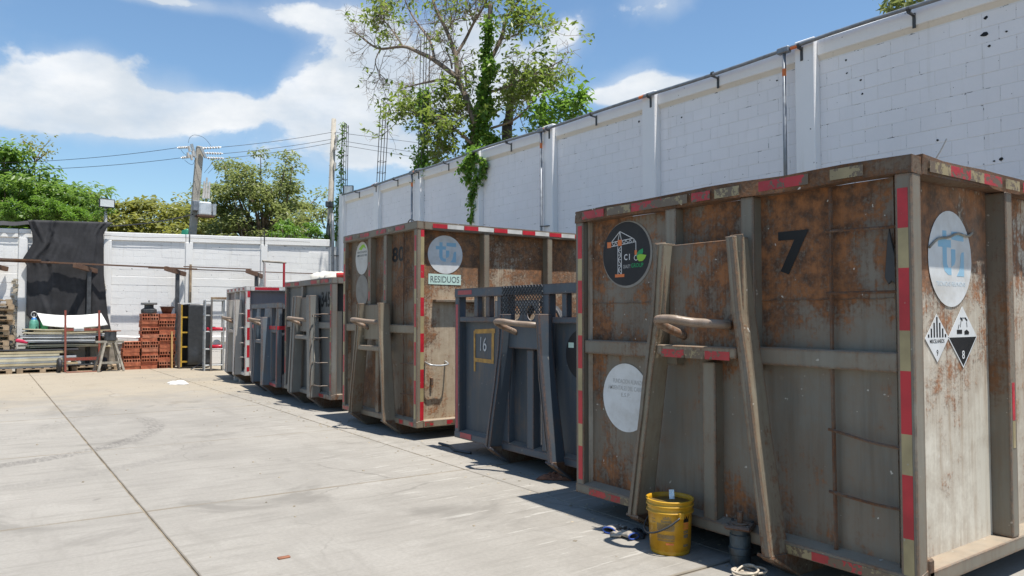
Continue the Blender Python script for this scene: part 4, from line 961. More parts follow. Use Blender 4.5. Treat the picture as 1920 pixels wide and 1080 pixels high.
# hydraulic motor
mt = thing('hydraulic_motor', 'dark oily hydraulic motor with a square flange and shaft standing upright', 'motor', (4.0, 3.13, 0), R(25))
MB().lathe([(0, 0), (.062, 0), (.066, .01), (.066, .075), (.073, .08), (.073, .12), (.066, .125), (.066, .2), (.060, .205), (.060, .235), (0, .236)], 28).build('housing', 'cast_iron', mt, smooth=False)
MB().box(-.085, .085, -.085, .085, .236, .262).build('flange', M['brown_steel'], mt, bevel=.012)
MB().lathe([(0, .262), (.05, .262), (.05, .268), (.018, .27), (.018, .335), (.014, .34), (0, .34)], 20).build('shaft', 'hookbar', mt)
for k in range(4):
    a = math.pi/4+k*math.pi/2; MB().lathe([(0, .262), (.011, .262), (.011, .274), (0, .274)], 6, (.09*math.cos(a), .09*math.sin(a), 0)).build('bolt', 'dark_steel', mt)
MB().box(.05, .095, -.03, .03, .09, .16).build('port_block', 'cast_iron', mt, bevel=.008)
# rope coil
pts = []; random.seed(5)
for k in range(70):
    a = k*.5; r = .07+.025*math.sin(k*.37)+.012*math.sin(k*1.1); pts.append((r*math.cos(a)*1.2, r*math.sin(a), .02+.02*math.sin(k*.23)+k*.0005))
ro = MB().tube(smooth_path(pts, 2), .007, 6).build('rope_coil', 'rope', None, smooth=True); ro.location = (3.83, 2.94, 0.0)
tag(ro, 'coil of thin pale rope on the ground by the hydraulic motor', 'rope')
# bits on the concrete: bent bar, chips
o = MB().tube([(0, 0, .02), (.1, .25, .02), (.34, .42, .02), (.42, .60, .028)], .016, 6).build('bent_bar', 'dark_steel', None); o.location = (4.62, 7.35, .0); o.rotation_euler = (0, 0, R(35)); tag(o, 'bent dark steel strip lying under the blue grey container corner', 'bar')
o = MB().prism([(-.04, -.02), (.04, -.018), (.042, .015), (-.038, .02)], lambda u, v, n: (u, v, n), .012).build('wood_chip', 'cloth_brown', None, bevel=.003); o.location = at_z(532, 1047, .0); tag(o, 'small brown chip lying on the open concrete', 'chip')
random.seed(21); mb = MB()
for k in range(260):
    x = random.uniform(-3, 5); y = random.uniform(2.8, 24) if k % 3 else random.uniform(19, 24.5); s = random.uniform(.003, .016); a = random.random()*3
    c, sn = math.cos(a)*s, math.sin(a)*s
    mb.hexa([(x-c, y-sn, 0), (x+sn, y-c, 0), (x+c, y+sn, 0), (x-sn, y+c, 0)], [(x-c*.6, y-sn*.7, s*.6), (x+sn*.6, y-c*.7, s*.5), (x+c*.6, y+sn*.6, s*.7), (x-sn*.6, y+c*.6, s*.5)])
for k in range(420):
    x = random.gauss(4.25, .28); y = random.uniform(2.2, 21); s = random.uniform(.004, .02); a = random.random()*3
    c, sn = math.cos(a)*s, math.sin(a)*s
    mb.hexa([(x-c, y-sn, 0), (x+sn, y-c, 0), (x+c, y+sn, 0), (x-sn, y+c, 0)], [(x-c*.8, y-sn*.8, s*.3), (x+sn*.8, y-c*.8, s*.25), (x+c*.8, y+sn*.8, s*.35), (x-sn*.8, y+c*.8, s*.25)])
tag(mb.build('grit', plain('yard_grit', (.26, .22, .16), .95, .5, 3), None, fix=False), 'scattered grit and crumbs on the concrete yard', 'debris', kind='stuff')

# contents of the low container, seen through its bars
hs = MB(); hc = Vector((5.35, 7.0, 1.40))
o = MB().tube([hc+Vector((.10*k*.02, .42*math.cos(k*.35)*(1-.002*k), .36*math.sin(k*.35)*(1-.002*k))) for k in range(56)], .022, 7).build('hose_coil', 'black_rubber', None, smooth=True); tag(o, 'coil of black hose standing up inside the low blue grey container', 'hose')
o = MB().tube(smooth_path([(5.0, 5.2, 1.45), (5.3, 5.55, 1.5), (5.8, 5.9, 1.6), (6.6, 6.0, 1.72)], 4), .03, 7).build('hose_length', 'black_rubber', None, smooth=True); tag(o, 'black hose length lying across the load in the low container', 'hose')
o = MB().tube(smooth_path([(4.9, 5.15, 1.5), (5.2, 5.6, 1.52), (5.9, 5.8, 1.58), (6.4, 5.85, 1.63)], 4), .014, 7).build('metal_tube', 'galv', None, smooth=True); tag(o, 'thin shiny metal tube on the load of the low container', 'tube')
fl = thing('perforated_plate', 'pale metal plate with round holes standing inside the low container', 'plate', (5.05, 7.1, 1.0))
def ringplate(mb, cy, cz, R_, r, x):
    n = 24; vs = []
    for k in range(n):
        a = 2*math.pi*k/n; sq = max(abs(math.cos(a)), abs(math.sin(a)))
        vs += [(x, cy+R_*math.cos(a)/sq, cz+R_*math.sin(a)/sq), (x, cy+r*math.cos(a), cz+r*math.sin(a)), (x+.02, cy+R_*math.cos(a)/sq, cz+R_*math.sin(a)/sq), (x+.02, cy+r*math.cos(a), cz+r*math.sin(a))]
    fs = []
    for k in range(n): a, b_ = 4*k, 4*((k+1) % n); fs += [(a, b_, b_+1, a+1), (a+1, b_+1, b_+3, a+3), (a+2, a+3, b_+3, b_+2), (a, a+2, b_+2, b_)]
    mb.add(vs, fs)
mb = MB()
for cy_ in (.26, -.03, -.32): ringplate(mb, cy_, .62, .145, .085, 0)
mb.box(0, .02, -.465, .405, -.55, .475); mb.build('plate', 'pale', fl, fix=False)
o = MB().lathe([(0, 0), (.05, .01), (.062, .05), (.05, .1), (.02, .125), (0, .13)], 16).build('warning_beacon', plain('amber_plastic', (.7, .38, .03), .35, .1), None, smooth=True); o.location = (4.80, 6.90, 1.58); o.scale = (.6, .6, .6); tag(o, 'small amber dome resting behind the bars of the low container', 'beacon')
load = MB()
def heap(u, v):
    x = .3+5.0*u; y = .15+2.45*v; return (x, y, 1.16+.22*ncoord(x*1.5, y*1.5, 3)+.16*ncoord(x*5, y*5, 1)+.06*ncoord(x*14, y*14, 2))
o = MB().grid(heap, 60, 34).build('scrap_load', plain('rusty_scrap', (.20, .12, .07), .9, .6, 7, c2=(.34, .28, .2), bmp=.8), None, fix=False); o.location = (4.60, Y16, 0); tag(o, 'rusty mixed scrap filling the low blue grey container', 'scrap', kind='stuff')
# white bags on container 345
for k, (yy, rx, ry, rz_) in enumerate([(13.05, .30, .30, .13), (12.42, .30, .27, .12), (11.98, .2, .15, .09)]):
    p = Vector((0, yy, 0)); n, m = 18, 10; vs = []; fs = []
    for j in range(m+1):
        ph = math.pi*j/m-math.pi/2
        for i in range(n):
            a = 2*math.pi*i/n; w = 1+.30*ncoord(math.cos(a)*2, math.sin(a)*2+k*7, ph*2)+.16*ncoord(math.cos(a)*6, math.sin(a)*6+k*7, ph*6); vs.append((rx*.8*math.cos(ph)**.6*math.cos(a)*w, ry*1.3*math.cos(ph)**.6*math.sin(a)*w, rz_*math.sin(ph)*w+rz_*.8))
    for j in range(m):
        for i in range(n): fs.append((j*n+i, j*n+(i+1) % n, (j+1)*n+(i+1) % n, (j+1)*n+i))
    o = MB().add(vs, fs).build('sack', plain('white_sack', (.56, .53, .46), .8, .12, 12, bmp=.9, fine=22), None, smooth=True, fix=False); o.location = (5.08, p.y, 2.12)
    tag(o, ('plump white sack at the far end of the row on the grey container', 'plump white sack in the middle of the row on the grey container', 'small white sack at the near end of the row on the grey container')[k], 'sack', 'white sacks on container 345')
o = MB().box(-.6, .6, -.85, .85, 1.6, 2.04).build('sack_pile', 'cloth_white', None, bevel=.1); o.location = (5.5, 12.75, 0); tag(o, 'white sack cloth heap under the sacks in the grey container', 'sack')
o = MB().tube([(0, 0, 0), (.9, -.1, .02)], .04, 10).build('red_tube', plain('red_plastic', (.5, .04, .035), .4, .15), None, smooth=True); o.location = (4.84, 11.9, 2.26); tag(o, 'short red plastic tube lying on the rim of the grey container', 'tube')
# tubular frame standing in the pale container
fr_ = thing('tubular_frame', 'red and white striped tubular frame standing up above the pale container', 'frame', (5.9, 19.3, .25), R(20))
for s in (0, .62):
    MB().tube([(s, 0, 0), (s, 0, 2.70)], .028, 8).build('upright', ('whitepaint', 'red')[0 if s == 0 else 1], fr_)
MB().tube([(-.05, 0, 2.71), (.68, 0, 2.71)], .026, 8).build('top_bar', 'wood_grey', fr_); MB().tube([(.07, .03, 0), (.04, .03, 2.66)], .02, 8).build('side_rail', 'red', fr_); MB().tube([(.70, .03, 0), (.66, .03, 2.66)], .02, 8).build('side_rail', 'whitepaint', fr_)

# ------------------------------------------------------------------ steel rack frame along the back wall
rk = thing('steel_frame', 'long brown steel frame of beams, brackets and dark posts along the back wall', 'frame', (5, YB-.25, 0))
def RK(mb, n, m, **kw): o = mb.build(n, m, rk, **kw); o.location = (-5, -(YB-.25), 0); return o
YF = YB-.34
zbm = lambda x: 3.12-.001*x
RK(MB().bar((-6, YF, 3.10), (2.6, YF, 3.09), .05, .05), 'beam', 'brown_steel'); RK(MB().bar((-2, YF-.055, 3.15), (1.4, YF-.055, 3.14), .05, .05), 'beam', 'brown_steel')
RK(MB().bar((1.4, YF-.055, 3.10), (5.6, YF-.055, 3.04), .05, .045), 'beam', 'brown_steel'); RK(MB().bar((4.2, YF, 3.03), (9.4, YF, 3.02), .03, .03), 'beam', 'brown_steel'); RK(MB().bar((5.2, YF-.05, 3.11), (7.3, YF-.05, 3.10), .03, .03), 'beam', 'brown_steel')
for x, post in ((.35, False), (2.62, True), (5.05, True), (7.50, True), (-2.1, True)):
    RK(MB().bar((x-.42, YF-.30, 3.02), (x+.26, YF+.26, 2.88), .10, .13), 'bracket', 'brown_steel', bevel=.004)
    if post: RK(MB().box(x-.055, x+.055, YF+.01, YF+.12, 0, 2.93), 'post', 'dark_steel', bevel=.006)
for x in (5.44,): RK(MB().bar((x+.03, YB-.10, 0), (x+.03, YB-.10, 3.2), .07, .06), 'timber_post', 'wood')

# ------------------------------------------------------------------ black shade cloth
def edge(pts, v):
    for i in range(len(pts)-1):
        if pts[i][0] <= v <= pts[i+1][0]:
            t = (v-pts[i][0])/(pts[i+1][0]-pts[i][0]); return Vector(pts[i][1]).lerp(Vector(pts[i+1][1]), t)
    return Vector(pts[-1][1])
LE = [(0, (52, 412)), (.08, (60, 436)), (.22, (62, 455)), (.36, (42, 486)), (.42, (50, 497)), (.55, (50, 540)), (.8, (50, 590)), (1, (74, 618))]
RE = [(0, (212, 417)), (.05, (200, 428)), (.12, (194, 440)), (.5, (195, 516)), (.8, (202, 590)), (1, (211, 630))]
def shade(u, v):
    a, b_ = edge(LE, v), edge(RE, v); q = a.lerp(b_, u); q.y += 5*math.sin(math.pi*u)*(v**3)
    fold = .035*math.sin(u*9+v*4)*ncoord(u*3, v*2, 4)+.045*ncoord(u*7, v*1.4, 8)+.02*ncoord(u*20, v*3, 2)+.09*math.exp(-((u-.30+.42*v)/.03)**2)*max(0, 1-2*v)+.07*math.exp(-((u-.08-.35*v)/.03)**2)*max(0, 1-3*v)+.05*math.exp(-((u-.12-.5*(v-.5))/.03)**2)*max(0, v-.45)*2+.04*math.exp(-((u-.72-.2*v)/.02)**2)*max(0, v-.4)+.03*math.exp(-((u-.9+.1*v)/.02)**2)
    return at_y(q.x, q.y, YB-.16-fold-.05*math.sin(math.pi*u)*math.sin(math.pi*v))
m, t, p = new_mat('shade_cloth'); co = objco(t)
t.put(p.inputs['Base Color'], t.mix(t.step(t.noise(co, 2.5, 6, .65), .3, .75), (.012, .012, .014), (.034, .034, .038))); p.inputs['Roughness'].default_value = .8
bump(t, p, t.noise(co, 90, 3, .6), .4, .004); M['shade'] = m
o = MB().grid(shade, 70, 60).build('shade_cloth', 'shade', None, smooth=True, fix=False); md = o.modifiers.new('thickness', 'SOLIDIFY'); md.thickness = .004
tag(o, 'black shade cloth hanging in folds over the back wall', 'cloth')
def top_strip(u, v):
    x = -40+100*u; y = 414+4*abs(math.sin(u*7))*.5+(9 if v > .5 else 0)*(1-.3*u); return at_y(x, y, YB-.03-.06*v+.03*ncoord(u*9, v, 2))
o2 = MB().grid(top_strip, 24, 3).build('cloth_strip', 'shade', o, smooth=True, fix=False); md = o2.modifiers.new('thickness', 'SOLIDIFY'); md.thickness = .004

# ------------------------------------------------------------------ stores along the back wall
M['terracotta'] = plain('terracotta', (.46, .135, .068), .85, .3, 7, c2=(.56, .19, .095), bmp=.3, fine=50)
M['terracotta2'] = plain('dusty_terracotta', (.50, .20, .115), .9, .28, 7, bmp=.3, fine=50)
def hollow_brick():
    l, w, h = .44, .215, .10; mb = MB()
    xs = [-w/2, -w/2+.014, -w/2+.065, -w/2+.082, -w/2+.133, -w/2+.150, -w/2+.201, w/2]; zs = [0, .016, h-.016, h]
    for y, sgn in ((-l/2, 1), (l/2, -1)):
        o_ = len(mb.v)
        for z in zs:
            for x in xs: mb.v.append((x, y, z))
        for j in range(3):
            for i in range(7):
                if j == 1 and i in (1, 3, 5): continue
                a = o_+j*8+i; mb.f.append((a, a+1, a+9, a+8) if sgn > 0 else (a, a+8, a+9, a+1))
    for i in (1, 3, 5):
        x0, x1 = xs[i], xs[i+1]; z0, z1 = zs[1], zs[2]
        mb.add([(x0, -l/2, z0), (x1, -l/2, z0), (x1, -l/2, z1), (x0, -l/2, z1), (x0, l/2, z0), (x1, l/2, z0), (x1, l/2, z1), (x0, l/2, z1)], [(0, 4, 5, 1), (1, 5, 6, 2), (2, 6, 7, 3), (3, 7, 4, 0)])
    for sx in (-1, 1):                      # ribbed long faces
        prof = [(sx*w/2, 0)]
        for k in range(5):
            z = h*k/5; prof += [(sx*w/2, z+.003), (sx*(w/2+.0), z+.014), (sx*(w/2-.004), z+.015), (sx*(w/2-.004), z+h/5)]
        prof += [(sx*w/2, h)]
        mb.add([(x, -l/2, z) for x, z in prof]+[(x, l/2, z) for x, z in prof], [(i, i+1, len(prof)+i+1, len(prof)+i) for i in range(len(prof)-1)])
    mb.add([(-w/2, -l/2, 0), (w/2, -l/2, 0), (w/2, l/2, 0), (-w/2, l/2, 0)], [(0, 3, 2, 1)]); mb.add([(-w/2, -l/2, h), (w/2, -l/2, h), (w/2, l/2, h), (-w/2, l/2, h)], [(0, 1, 2, 3)])
    return mb.mesh('hollow_brick', fix=False)
hb = [hollow_brick(), hollow_brick()]; hb[0].materials.append(M['terracotta']); hb[1].materials.append(M['terracotta2'])
bx0, by0 = 3.42, 24.35; random.seed(9)
cols = [(bx0, 'EESSEESS'), (bx0+.475, 'EESSEESSEESSEESS'), (bx0+.95, 'EESSEESSSEESSESS')]
# listed from the ground up
cols = [(bx0, 'SSEESSEE'), (bx0+.478, 'SSEESSEEOSEESSEE'), (bx0+.956, 'EESEESSSEESSEESS')]
ORD = ['bottom', 'second', 'third', 'fourth', 'fifth', 'sixth', 'seventh', 'eighth', 'ninth', 'tenth', 'eleventh', 'twelfth', 'thirteenth', 'fourteenth', 'fifteenth', 'top']
COLN = ['low column beside the trestle', 'tall column under the machine hub', 'tall column beside the locker']
for ci, (x0, pat) in enumerate(cols):
    for r_, ch in enumerate(pat):
        oc = 'top' if r_ == len(pat)-1 else ORD[r_]; jx, jy = random.uniform(-.026, .026), random.uniform(-.012, .03)
        for k in range(2):
            if ch == 'E':
                loc = (x0+.115+.228*k+jx, by0+.23+jy, .102*r_); rot = random.uniform(-.015, .015); lab = 'hollow brick, holed end out, %s course of the %s' % (oc, COLN[ci])
            else:
                loc = (x0+.23+jx, by0+.115+.232*k+jy, .102*r_); rot = math.pi/2+random.uniform(-.02, .02); lab = 'hollow brick, grooved side out, %s course of the %s' % (oc, COLN[ci])
            tag(link('hollow_brick', hb[random.random() < .3], None, None, loc, (0, 0, rot)), lab, 'brick', 'hollow bricks in the stack by the back wall')
zt_ = .102*16
cpart = thing('machine_hub', 'grey cast machine hub with a wide flange standing on the brick stack', 'machine part', (bx0+.70, by0+.22, zt_))
MB().lathe([(0, 0), (.20, 0), (.215, .03), (.215, .12), (.13, .17), (.125, .26), (0, .26)], 24).build('body', 'dark_steel', cpart, smooth=False)
MB().lathe([(0, .26), (.21, .262), (.225, .275), (.225, .315), (.21, .33), (0, .33)], 24).build('flange', plain('dull_grey_cast', (.17, .17, .165), .7, .3, 8), cpart); MB().lathe([(0, .33), (.018, .33), (.018, .39), (0, .39)], 8).build('bolt', 'dark_steel', cpart)
pot = thing('plastic_pot', 'dark brown plastic pot standing at the edge of the brick stack', 'pot', (bx0+1.19, by0+.2, zt_))
MB().lathe([(0, 0), (.12, 0), (.185, .19), (.2, .195), (.2, .215), (.18, .215), (.115, .02), (0, .02)], 20).build('body', plain('brown_plastic', (.06, .032, .026), .5, .3), pot, smooth=True); MB().box(.17, .215, -.02, .02, .17, .2).build('handle', 'brown_steel', pot)
o = MB().box(-.022, .022, -.022, .022, 0, 1.1).build('wooden_stake', 'wood_stake', None, bevel=.003); o.location = (bx0+1.30, by0-.10, 0); o.rotation_euler = (-.06, 0, .1); tag(o, 'sawn wooden stake leaning on the brick stack', 'stake')

# locker with a loose black door
lk = thing('metal_locker', 'grey metal locker with yellow shelf edges and a dented black door', 'locker', (4.85, 23.9, 0), R(-4))
ys = plain('yellow_enamel', (.45, .27, .03), .5, .3)
lb = 'grey_frame'
MB().box(0, .03, 0, .5, .02, 1.92).build('side_panel', lb, lk); MB().box(.82, .85, 0, .5, .02, 1.92).build('side_panel', lb, lk); MB().box(.03, .82, .47, .5, .02, 1.90).build('back_panel', 'black_plastic', lk)
MB().box(0, .85, 0, .5, 1.921, 1.95).build('top_panel', 'wall_old', lk); MB().box(.03, .07, -.005, .03, .05, 1.9).build('door_frame', ys, lk)
for z in (.18, .62, 1.05, 1.5): MB().box(.07, .82, .005, .46, z, z+.04).build('shelf', ys, lk)
def door(u, v):
    b_ = .05*math.exp(-((v-.12)/.12)**2)*math.sin(u*5); return (.22+.62*u, -.02-.16*u-.05*v*(1-u)-b_, .10+1.82*v+.01*math.sin(u*6))
o = MB().grid(door, 14, 20).build('door', 'black_plastic', lk, smooth=True, fix=False); o.modifiers.new('t', 'SOLIDIFY').thickness = .01
for k, (x, z, c) in enumerate([(.12, .22, 'terracotta'), (.2, .22, 'dark_steel'), (.14, 1.09, 'dark_steel')]): pass
o = MB().bar((0, 0, .02), (.34, -.0, .22), .10, .02).bar((.34, 0, .22), (.42, .22, .85), .05, .02).build('bent_sheet', 'dark_steel', None, bevel=.004); o.location = (5.0, 23.1, 0); tag(o, 'bent dark metal strip leaning between the locker and the shelf rack', 'scrap')
# angle-iron shelf rack
sh = thing('shelf_rack', 'narrow grey slotted steel shelf rack with red bottles', 'shelf', (5.22, 22.5, 0), R(-8))
for x in (0, .5):
    for y in (0, .42): MB().box(x-.002, x+.036, y-.002, y+.004, 0, 2.02).box(x-.002, x+.004, y+.004, y+.034, 0, 2.02).build('upright', 'galv', sh)
for z in (.14, .60, 1.10, 1.56, 1.98): MB().box(0, .535, .0, .455, z, z+.03).build('shelf_board', 'galv', sh, bevel=.003)
redp = plain('red_gloss_paint', (.42, .012, .03), .3, .2)
for k, (x, z, ln_) in enumerate([(.06, 1.13, .5), (.14, .64+.02, .34)]):
    o = MB().tube([(0, 0, .055), (ln_*.85, 0, .055), (ln_, 0, .055)], .052, 12).build('extinguisher', redp, None, smooth=True); o.location = (5.24+x, 22.57, (1.13, .63)[k]); o.rotation_euler = (0, 0, R(-8)); tag(o, ('long red cylinder lying on the upper middle shelf', 'short red cylinder lying on the lower middle shelf')[k], 'cylinder')
o = MB().box(0, .28, 0, .2, 0, .12).build('grey_case', 'dark_steel', None, bevel=.02); o.location = (5.32, 22.75, 1.132); tag(o, 'dark grey case behind the red cylinder on the shelf rack', 'case')
o = MB().lathe([(0, 0), (.09, 0), (.1, .05), (.1, .2), (.06, .24), (0, .25)], 14).build('white_jug', 'cloth_white', None, smooth=True); o.location = (5.6, 22.67, .632); tag(o, 'white jug at the end of the lower shelf', 'jug')
# rusty cream panel frame beside the rack
pf = thing('door_frame', 'rusty cream steel door frame standing beside the pale container', 'frame', (5.80, 22.3, 0), R(-12))
crm = steel('cream_rusty_steel', (.46, .39, .27), .6, 81, (.4, .33, .22))
MB().box(0, .22, 0, .12, 0, 2.10).build('jamb', crm, pf, bevel=.006); MB().box(-.45, .0, .02, .1, 2.03, 2.10).build('header', crm, pf, bevel=.006); MB().box(-.45, -.40, .02, .1, 0, 2.03).build('jamb', 'grey_frame', pf, bevel=.006)

# hand truck
ht = thing('hand_truck', 'red tubular hand truck with two rubber wheels in front of the panel pile', 'hand truck', (1.97, 24.2, 0), R(4))
redf = steel('faded_red_steel', (.30, .055, .035), .35, 91, (.22, .04, .03))
for x in (0, .84): MB().bar((x, 0, .02), (x, .18, 1.72), .05, .05, up=(0, 1, 0)).build('upright', redf, ht)
for z, h in ((.36, .09), (1.18, .07)): MB().bar((0, z*.105, z), (.84, z*.105, z), .03, h).build('cross_bar', redf, ht)
MB().box(.2, .46, .09, .13, 1.13, 1.23).build('bracket', 'galv', ht, bevel=.01); MB().box(0, .84, -.28, 0, .0, .02).build('toe_plate', redf, ht); MB().tube([(-.16, .06, .2), (1.0, .06, .2)], .016, 8).build('axle', 'dark_steel', ht)
for x in (-.14, .98):
    w_ = MB().lathe([(.10, -.05), (.175, -.045), (.2, -.02), (.2, .02), (.175, .045), (.10, .05)], 24).mesh('wheel'); map_mesh(w_, lambda a, b_, c: (c, a, b_)); o = link('wheel', w_, 'black_rubber', ht, (x, .06, .2))
    h_ = MB().lathe([(0, -.04), (.105, -.04), (.105, .04), (0, .04)], 16).mesh('rim'); map_mesh(h_, lambda a, b_, c: (c, a, b_)); link('rim', h_, 'galv', o)
# trestle with tins
sw = thing('saw_trestle', 'weathered wooden trestle with splayed legs beside the brick stack', 'trestle', (3.02, 24.05, 0), R(8))
for sx in (-1, 1):
    for sy in (-1, 1): MB().bar((sx*.33, sy*.24, .01), (sx*.13, sy*.07, .80), .05, .07, up=(0, 1, 0)).build('leg', 'wood_grey', sw)
MB().box(-.36, .36, -.10, .10, .80, .86).build('top_board', 'wood_grey', sw, bevel=.004); MB().bar((-.26, -.19, .25), (.26, -.19, .25), .03, .06).build('stretcher', 'wood_grey', sw)
o = MB().lathe([(0, 0), (.15, 0), (.155, .02), (.15, .24), (.155, .26), (.15, .26), (.14, .02), (0, .02)], 20).build('paint_tin', 'dark_steel', None); o.location = (3.05, 24.05, .86); tag(o, 'dark metal tin standing on the wooden trestle', 'tin')
o = MB().box(-.18, .18, -.12, .12, 0, .03).build('board_offcut', 'cloth_brown', None); o.location = (3.1, 24.05, 1.121); o.rotation_euler = (0, 0, .5); tag(o, 'brown board offcut lying on the dark tin', 'board')

# pallets, panels
random.seed(4)
def pallet(loc, rz, label, group):
    p_ = thing('pallet', label, 'pallet', loc, rz, group)
    for k in range(6): MB().box(-.6+k*.208, -.6+k*.208+.14, -.5, .5, .118, .138).build('deck_board', 'wood', p_, bevel=.002)
    for y in (-.45, 0, .45):
        MB().box(-.6, .6, y-.05, y+.05, .0, .018).build('base_board', 'wood', p_)
        for x in (-.53, 0, .53): MB().box(x-.07, x+.07, y-.05, y+.05, .018, .096).build('block', 'wood', p_)
        MB().box(-.6, .6, y-.05, y+.05, .097, .117).build('stringer_board', 'wood', p_)
    return p_
p0 = pallet((1.45, 24.85, 0), 0, 'wooden pallet carrying the panel pile, by the hand truck', 'pallets under the panels'); 
q_ = copy_tree(p0); q_.location = (.15, 24.85, 0); q_['label'] = 'wooden pallet carrying the panel pile, away from the hand truck'
q_ = copy_tree(p0); q_.location = (2.75, 25.0, 0); q_['label'] = 'wooden pallet behind the trestle'
for k in range(13):
    q_ = copy_tree(p0); q_.location = (.12+random.uniform(-.06, .06), 25.0+random.uniform(-.05, .05)+.05, .62+.140*k-.0); q_.rotation_euler = (0, 0, random.uniform(-.06, .06))
    if k >= 10: bpy.data.objects.remove(q_) if False else None
    q_['label'] = 'brown wooden pallet, %s of the tall stack behind the panels' % ('topmost' if k == 9 else ['first', 'second', 'third', 'fourth', 'fifth', 'sixth', 'seventh', 'eighth', 'ninth', '', '', '', ''][k]+' up'); q_['group'] = 'stacked pallets by the panels'
    if k > 9:
        for ch in list(q_.children): bpy.data.objects.remove(ch)
        bpy.data.objects.remove(q_)
cols_ = [('panel_white', (.66, .66, .64)), ('panel_cream', (.52, .47, .33)), ('panel_grey', (.42, .44, .45)), ('panel_tan', (.44, .37, .23)), ('panel_silver', (.55, .57, .58)), ('panel_dark', (.05, .05, .055))]
for n_, c in cols_: M[n_] = plain(n_, c, .55, .14, 3)
def sheet(x0, x1, y0, y1, z, th, bend, twist, mat, label, group):
    def fn(u, v, d):
        x = x0+(x1-x0)*u; return (x, y0+(y1-y0)*v, z+bend*(2*u-1)**2+twist*(u-.5)*(v-.5)+.008*ncoord(x*2, z*9, v)+d)
    mb = MB().grid(lambda u, v: fn(u, v, th), 14, 2); mb.grid(lambda u, v: fn(u, v, 0), 14, 2)
    n = 15
    for j in (0, 2):
        o_ = [j*n+i for i in range(n)]
        mb.f += [(o_[i], o_[i+1], o_[i+1]+45, o_[i]+45) for i in range(n-1)]
    for i in (0, n-1): mb.f += [(i+n*j, i+n*(j+1), i+n*(j+1)+45, i+n*j+45) for j in range(2)]
    return tag(mb.build('wall_panel', mat, None), label, 'panel', group)
z = .142; low = ['panel_grey', 'panel_tan', 'panel_silver', 'panel_cream', 'panel_grey', 'panel_cream', 'panel_tan']
for k, m_ in enumerate(low):
    th = random.uniform(.05, .065); sheet(-1.5+random.uniform(-.3, .3), 2.15+random.uniform(-.35, .25), 24.42+random.uniform(-.05, .05), 25.3, z, th, .0, random.uniform(-.02, .02), m_, 'long edge-on panel in the lower bundle on the pallets', 'panels in the lower bundle'); z += th+.006
sheet(.2, 2.3, 24.4, 25.3, z+.01, .03, .02, .05, 'panel_dark', 'black crumpled sheet between the two bundles of panels', None); z += .09
up = ['panel_tan', 'panel_cream', 'panel_dark', 'panel_grey', 'panel_silver', 'panel_white', 'panel_silver', 'panel_grey', 'panel_white', 'panel_cream', 'panel_tan', 'panel_cream']
for k, m_ in enumerate(up):
    th = random.uniform(.026, .04); sheet(1.02+random.uniform(-.12, .25), 2.95+random.uniform(-.25, .25), 24.6+random.uniform(-.08, .08), 25.35, z, th, -.02+.004*k, random.uniform(-.05, .05), m_, 'bowed panel in the upper pile on the pallets', 'panels in the upper pile'); z += th+.012
def flap(u, v): return (1.45+1.6*u-.12*v, 24.65+.5*v, z+.04+.34*v+.07*(2*u-1)**2-.0)
o = MB().grid(flap, 14, 3).build('curled_panel', 'panel_white', None, smooth=True, fix=False); o.modifiers.new('t', 'SOLIDIFY').thickness = .015; tag(o, 'curled white panel on the very top of the pile', 'panel')
o = MB().box(0, 1.1, 0, .35, 0, .04).build('wall_panel', 'panel_white', None, bevel=.004); o.location = (2.95, 25.0, .93); o.rotation_euler = (.1, .06, 0); tag(o, 'white panel projecting from the pile towards the bricks', 'panel')
st_ = MB().box(3.0, 3.35, 24.9, 25.4, 0, .92).build('board_bundle', 'wood_grey', None, bevel=.01); tag(st_, 'upright bundle of grey boards behind the trestle', 'boards')
# gas bottles
for k, (x, y, c, h, r) in enumerate([(1.27, 25.36, (.10, .30, .24), 1.5, .12), (1.52, 25.42, (.03, .16, .07), 1.5, .1)]):
    gb = thing('gas_cylinder', ('pale green gas cylinder with a blue collar and valve guard', 'dark green gas cylinder beside the pale green one')[k], 'gas cylinder', (x, y, 0))
    MB().lathe([(0, 0), (r, 0), (r, h-.18), (r*.9, h-.1), (r*.55, h-.03), (r*.3, h), (0, h)], 20).build('body', plain('cylinder_green_%d' % k, c, .4, .2), gb, smooth=True)
    if k == 0:
        MB().lathe([(r*.62, h-.04), (r*.5, h-.005), (r*.32, h+.02), (0, h+.02)], 18).build('collar', plain('collar_blue', (.03, .16, .42), .4, .2), gb)
        MB().tube([(.07*math.cos(a), .07*math.sin(a)*.3, h+.10+.08*math.sin(a)) for a in [2*math.pi*i/16 for i in range(16)]], .012, 6, closed=True).build('valve_guard', 'galv', gb)
    MB().lathe([(0, h), (.02, h), (.02, h+.12), (0, h+.12)], 8).build('valve', 'galv', gb)
# small motorbike-like odds and ends beside the pallets
o = MB().add([], []).lathe([(0, 0), (.13, .0), (.16, .06), (.12, .13), (0, .16)], 14).build('helmet_visor', 'black_plastic', None, smooth=True); o.location = (1.22, 24.75, 1.02); tag(o, 'black rounded plastic cover lying at the end of the panel pile', 'cover')
o = MB().tube(smooth_path([(.78, 24.6, .62), (.85, 24.6, .95), (1.0, 24.62, 1.05), (1.12, 24.6, 1.16)], 4), .015, 6).build('handlebar', 'black_rubber', None, smooth=True); tag(o, 'black handlebar sticking up between the pallets and the panels', 'handlebar')
o = MB().box(0, .3, 0, .12, 0, .1).build('red_casing', plain('red_cover', (.5, .03, .08), .4, .2), None, bevel=.03); o.location = (.82, 24.5, .85); o.rotation_euler = (0, .2, .2); tag(o, 'red and white plastic casing between pallets and panels', 'casing')
